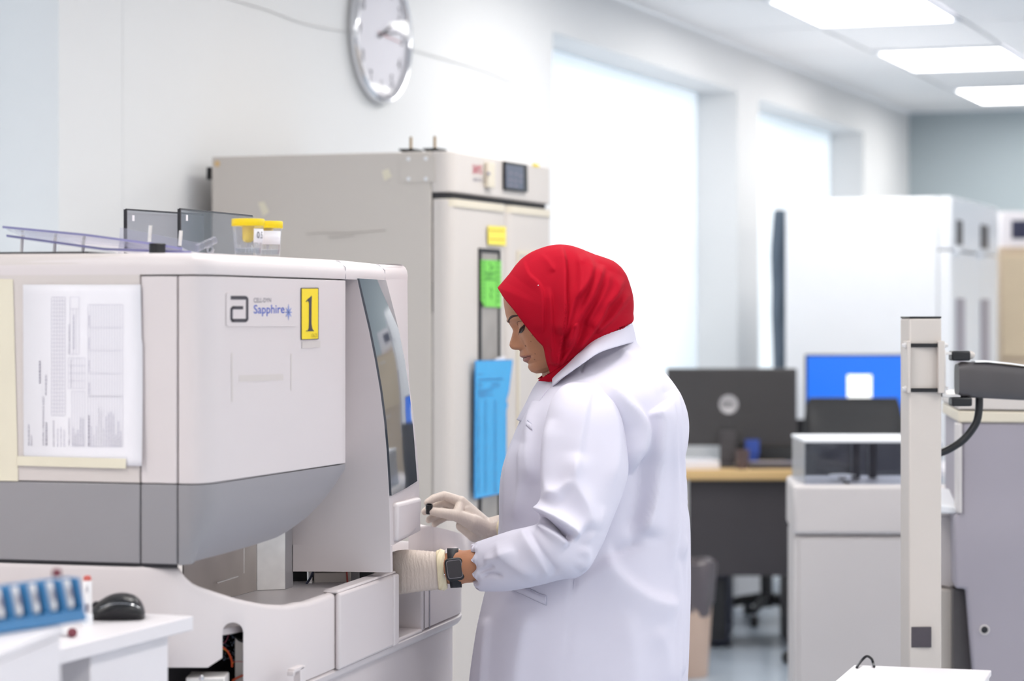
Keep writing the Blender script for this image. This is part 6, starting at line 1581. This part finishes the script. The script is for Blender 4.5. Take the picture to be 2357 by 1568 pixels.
for k, (a0, a1) in enumerate(((0.12, 0.26), (0.80, 1.02))):
    obj('control_display', MB().prism([F2P(a0, 0.001, H2-0.23), F2P(a1, 0.001, H2-0.23), F2P(a1, 0.001, H2-0.11), F2P(a0, 0.001, H2-0.11)], NW*0.006), M_arm, hd, smooth=False)
for k, (t0, t1) in enumerate(((0.0, W2/2-0.005), (W2/2+0.005, W2))):
    dr = obj('door', MB().prism([F2P(t0, -0.066, 0.1), F2P(t1, -0.066, 0.1), F2P(t1, -0.003, 0.1), F2P(t0, -0.003, 0.1)], Z*(z_h-0.1)), M_whitec, fz, bevel=0.008, seg=3)
    g0, g1 = (0.12, 0.34) if k == 0 else (0.82, 1.06)
    obj('door_window', MB().prism([F2P(g0, -0.001, 0.75), F2P(g1, -0.001, 0.75), F2P(g1, -0.001, 1.55), F2P(g0, -0.001, 1.55)], NW*0.004), M_lilacg, dr, smooth=False)
    obj('hinge_cap', MB().lathe(F2P((t0+t1)/2-0.25, -0.01, z_h+0.001), NW, [(0.03, 0), (0.03, 0.02), (0.02, 0.03), (0, 0.032)], 16), M_whitec, dr)
du = thing('dark_coat', 'dark grey garment hanging in the gap left of the white freezer', 'garment', at(1790, 845, 12.0))
rr = []
for y, x0, x1 in catmull([(484, 1782, 1804), (520, 1778, 1806), (580, 1774, 1806), (660, 1776, 1806), (720, 1776, 1808), (790, 1778, 1808), (850, 1780, 1808), (980, 1780, 1808)], 24):
    a, b = at(x0, y, 12.0), at(x1+4, y, 12.0); c = (a+b)/2; hw2 = (b.x-a.x)/2
    rr.append([c+Vector((hw2*math.cos(k), 0.05*math.sin(k)+0.006*math.sin(3*k+y*0.05), 0)) for k in [2*math.pi*q/20 for q in range(20)]])
obj('garment', MB().loft(rr, True, True), mat('slate_cloth', rgb(92, 104, 118), 0.8), du)
obj('hook', MB().tube([at(1792, 486, 12.0), at(1792, 470, 12.0), at(1792, 468, 12.3)], 0.006, 8), M_metal, du)
# ------------------------------------------------------------------ oak cabinet and boxes at the far right
YW = 13.2
oc_ = thing('oak_cabinet', 'pale oak storage cabinet at the far right edge in the background', 'cabinet', Vector((at(2400, 720, YW).x, YW+0.25, 0)))
zo = CAMZ-(570-HY)*YW/FPX
xo0, xo1 = at(2302, 1, YW).x, at(2302, 1, YW).x+0.9
obj('carcass', MB().prism([Vector((xo0, YW, 0)), Vector((xo1, YW, 0)), Vector((xo1, YW, zo)), Vector((xo0, YW, zo))], Vector((0, 0.45, 0))), M_woodb, oc_, bevel=0.004)
for k in range(3):
    z0_, z1_ = 0.06+k*(zo-0.08)/3, 0.06+(k+1)*(zo-0.08)/3-0.015
    dw_ = obj('drawer_front', MB().prism([Vector((xo0+0.01, YW-0.016, z0_)), Vector((xo1-0.01, YW-0.016, z0_)), Vector((xo1-0.01, YW-0.016, z1_)), Vector((xo0+0.01, YW-0.016, z1_))], Vector((0, 0.015, 0))), M_woodb if k != 2 else mat('oak_light', rgb(216, 196, 166), 0.5), oc_, bevel=0.003)
    obj('handle', MB().tube([Vector((xo0+0.35, YW-0.03, z1_-0.06)), Vector((xo0+0.55, YW-0.03, z1_-0.06))], 0.006, 8), M_metal, dw_)
bx_ = thing('archive_box', 'white box with a dark front panel on top of the oak cabinet', 'box', Vector((at(2360, 720, YW).x, YW+0.15, zo)))
obj('box_body', MB().box(Vector((xo0+0.22, YW+0.15, zo+0.10)), (0.21, 0, 0), (0, 0.13, 0), Z*0.0995), M_white, bx_, bevel=0.004)
obj('box_panel', MB().box(Vector((at(2372, 1, YW).x, YW+0.018, zo+0.10)), (0.10, 0, 0), (0, 0.004, 0), Z*0.05), M_navy, bx_, bevel=0.002)
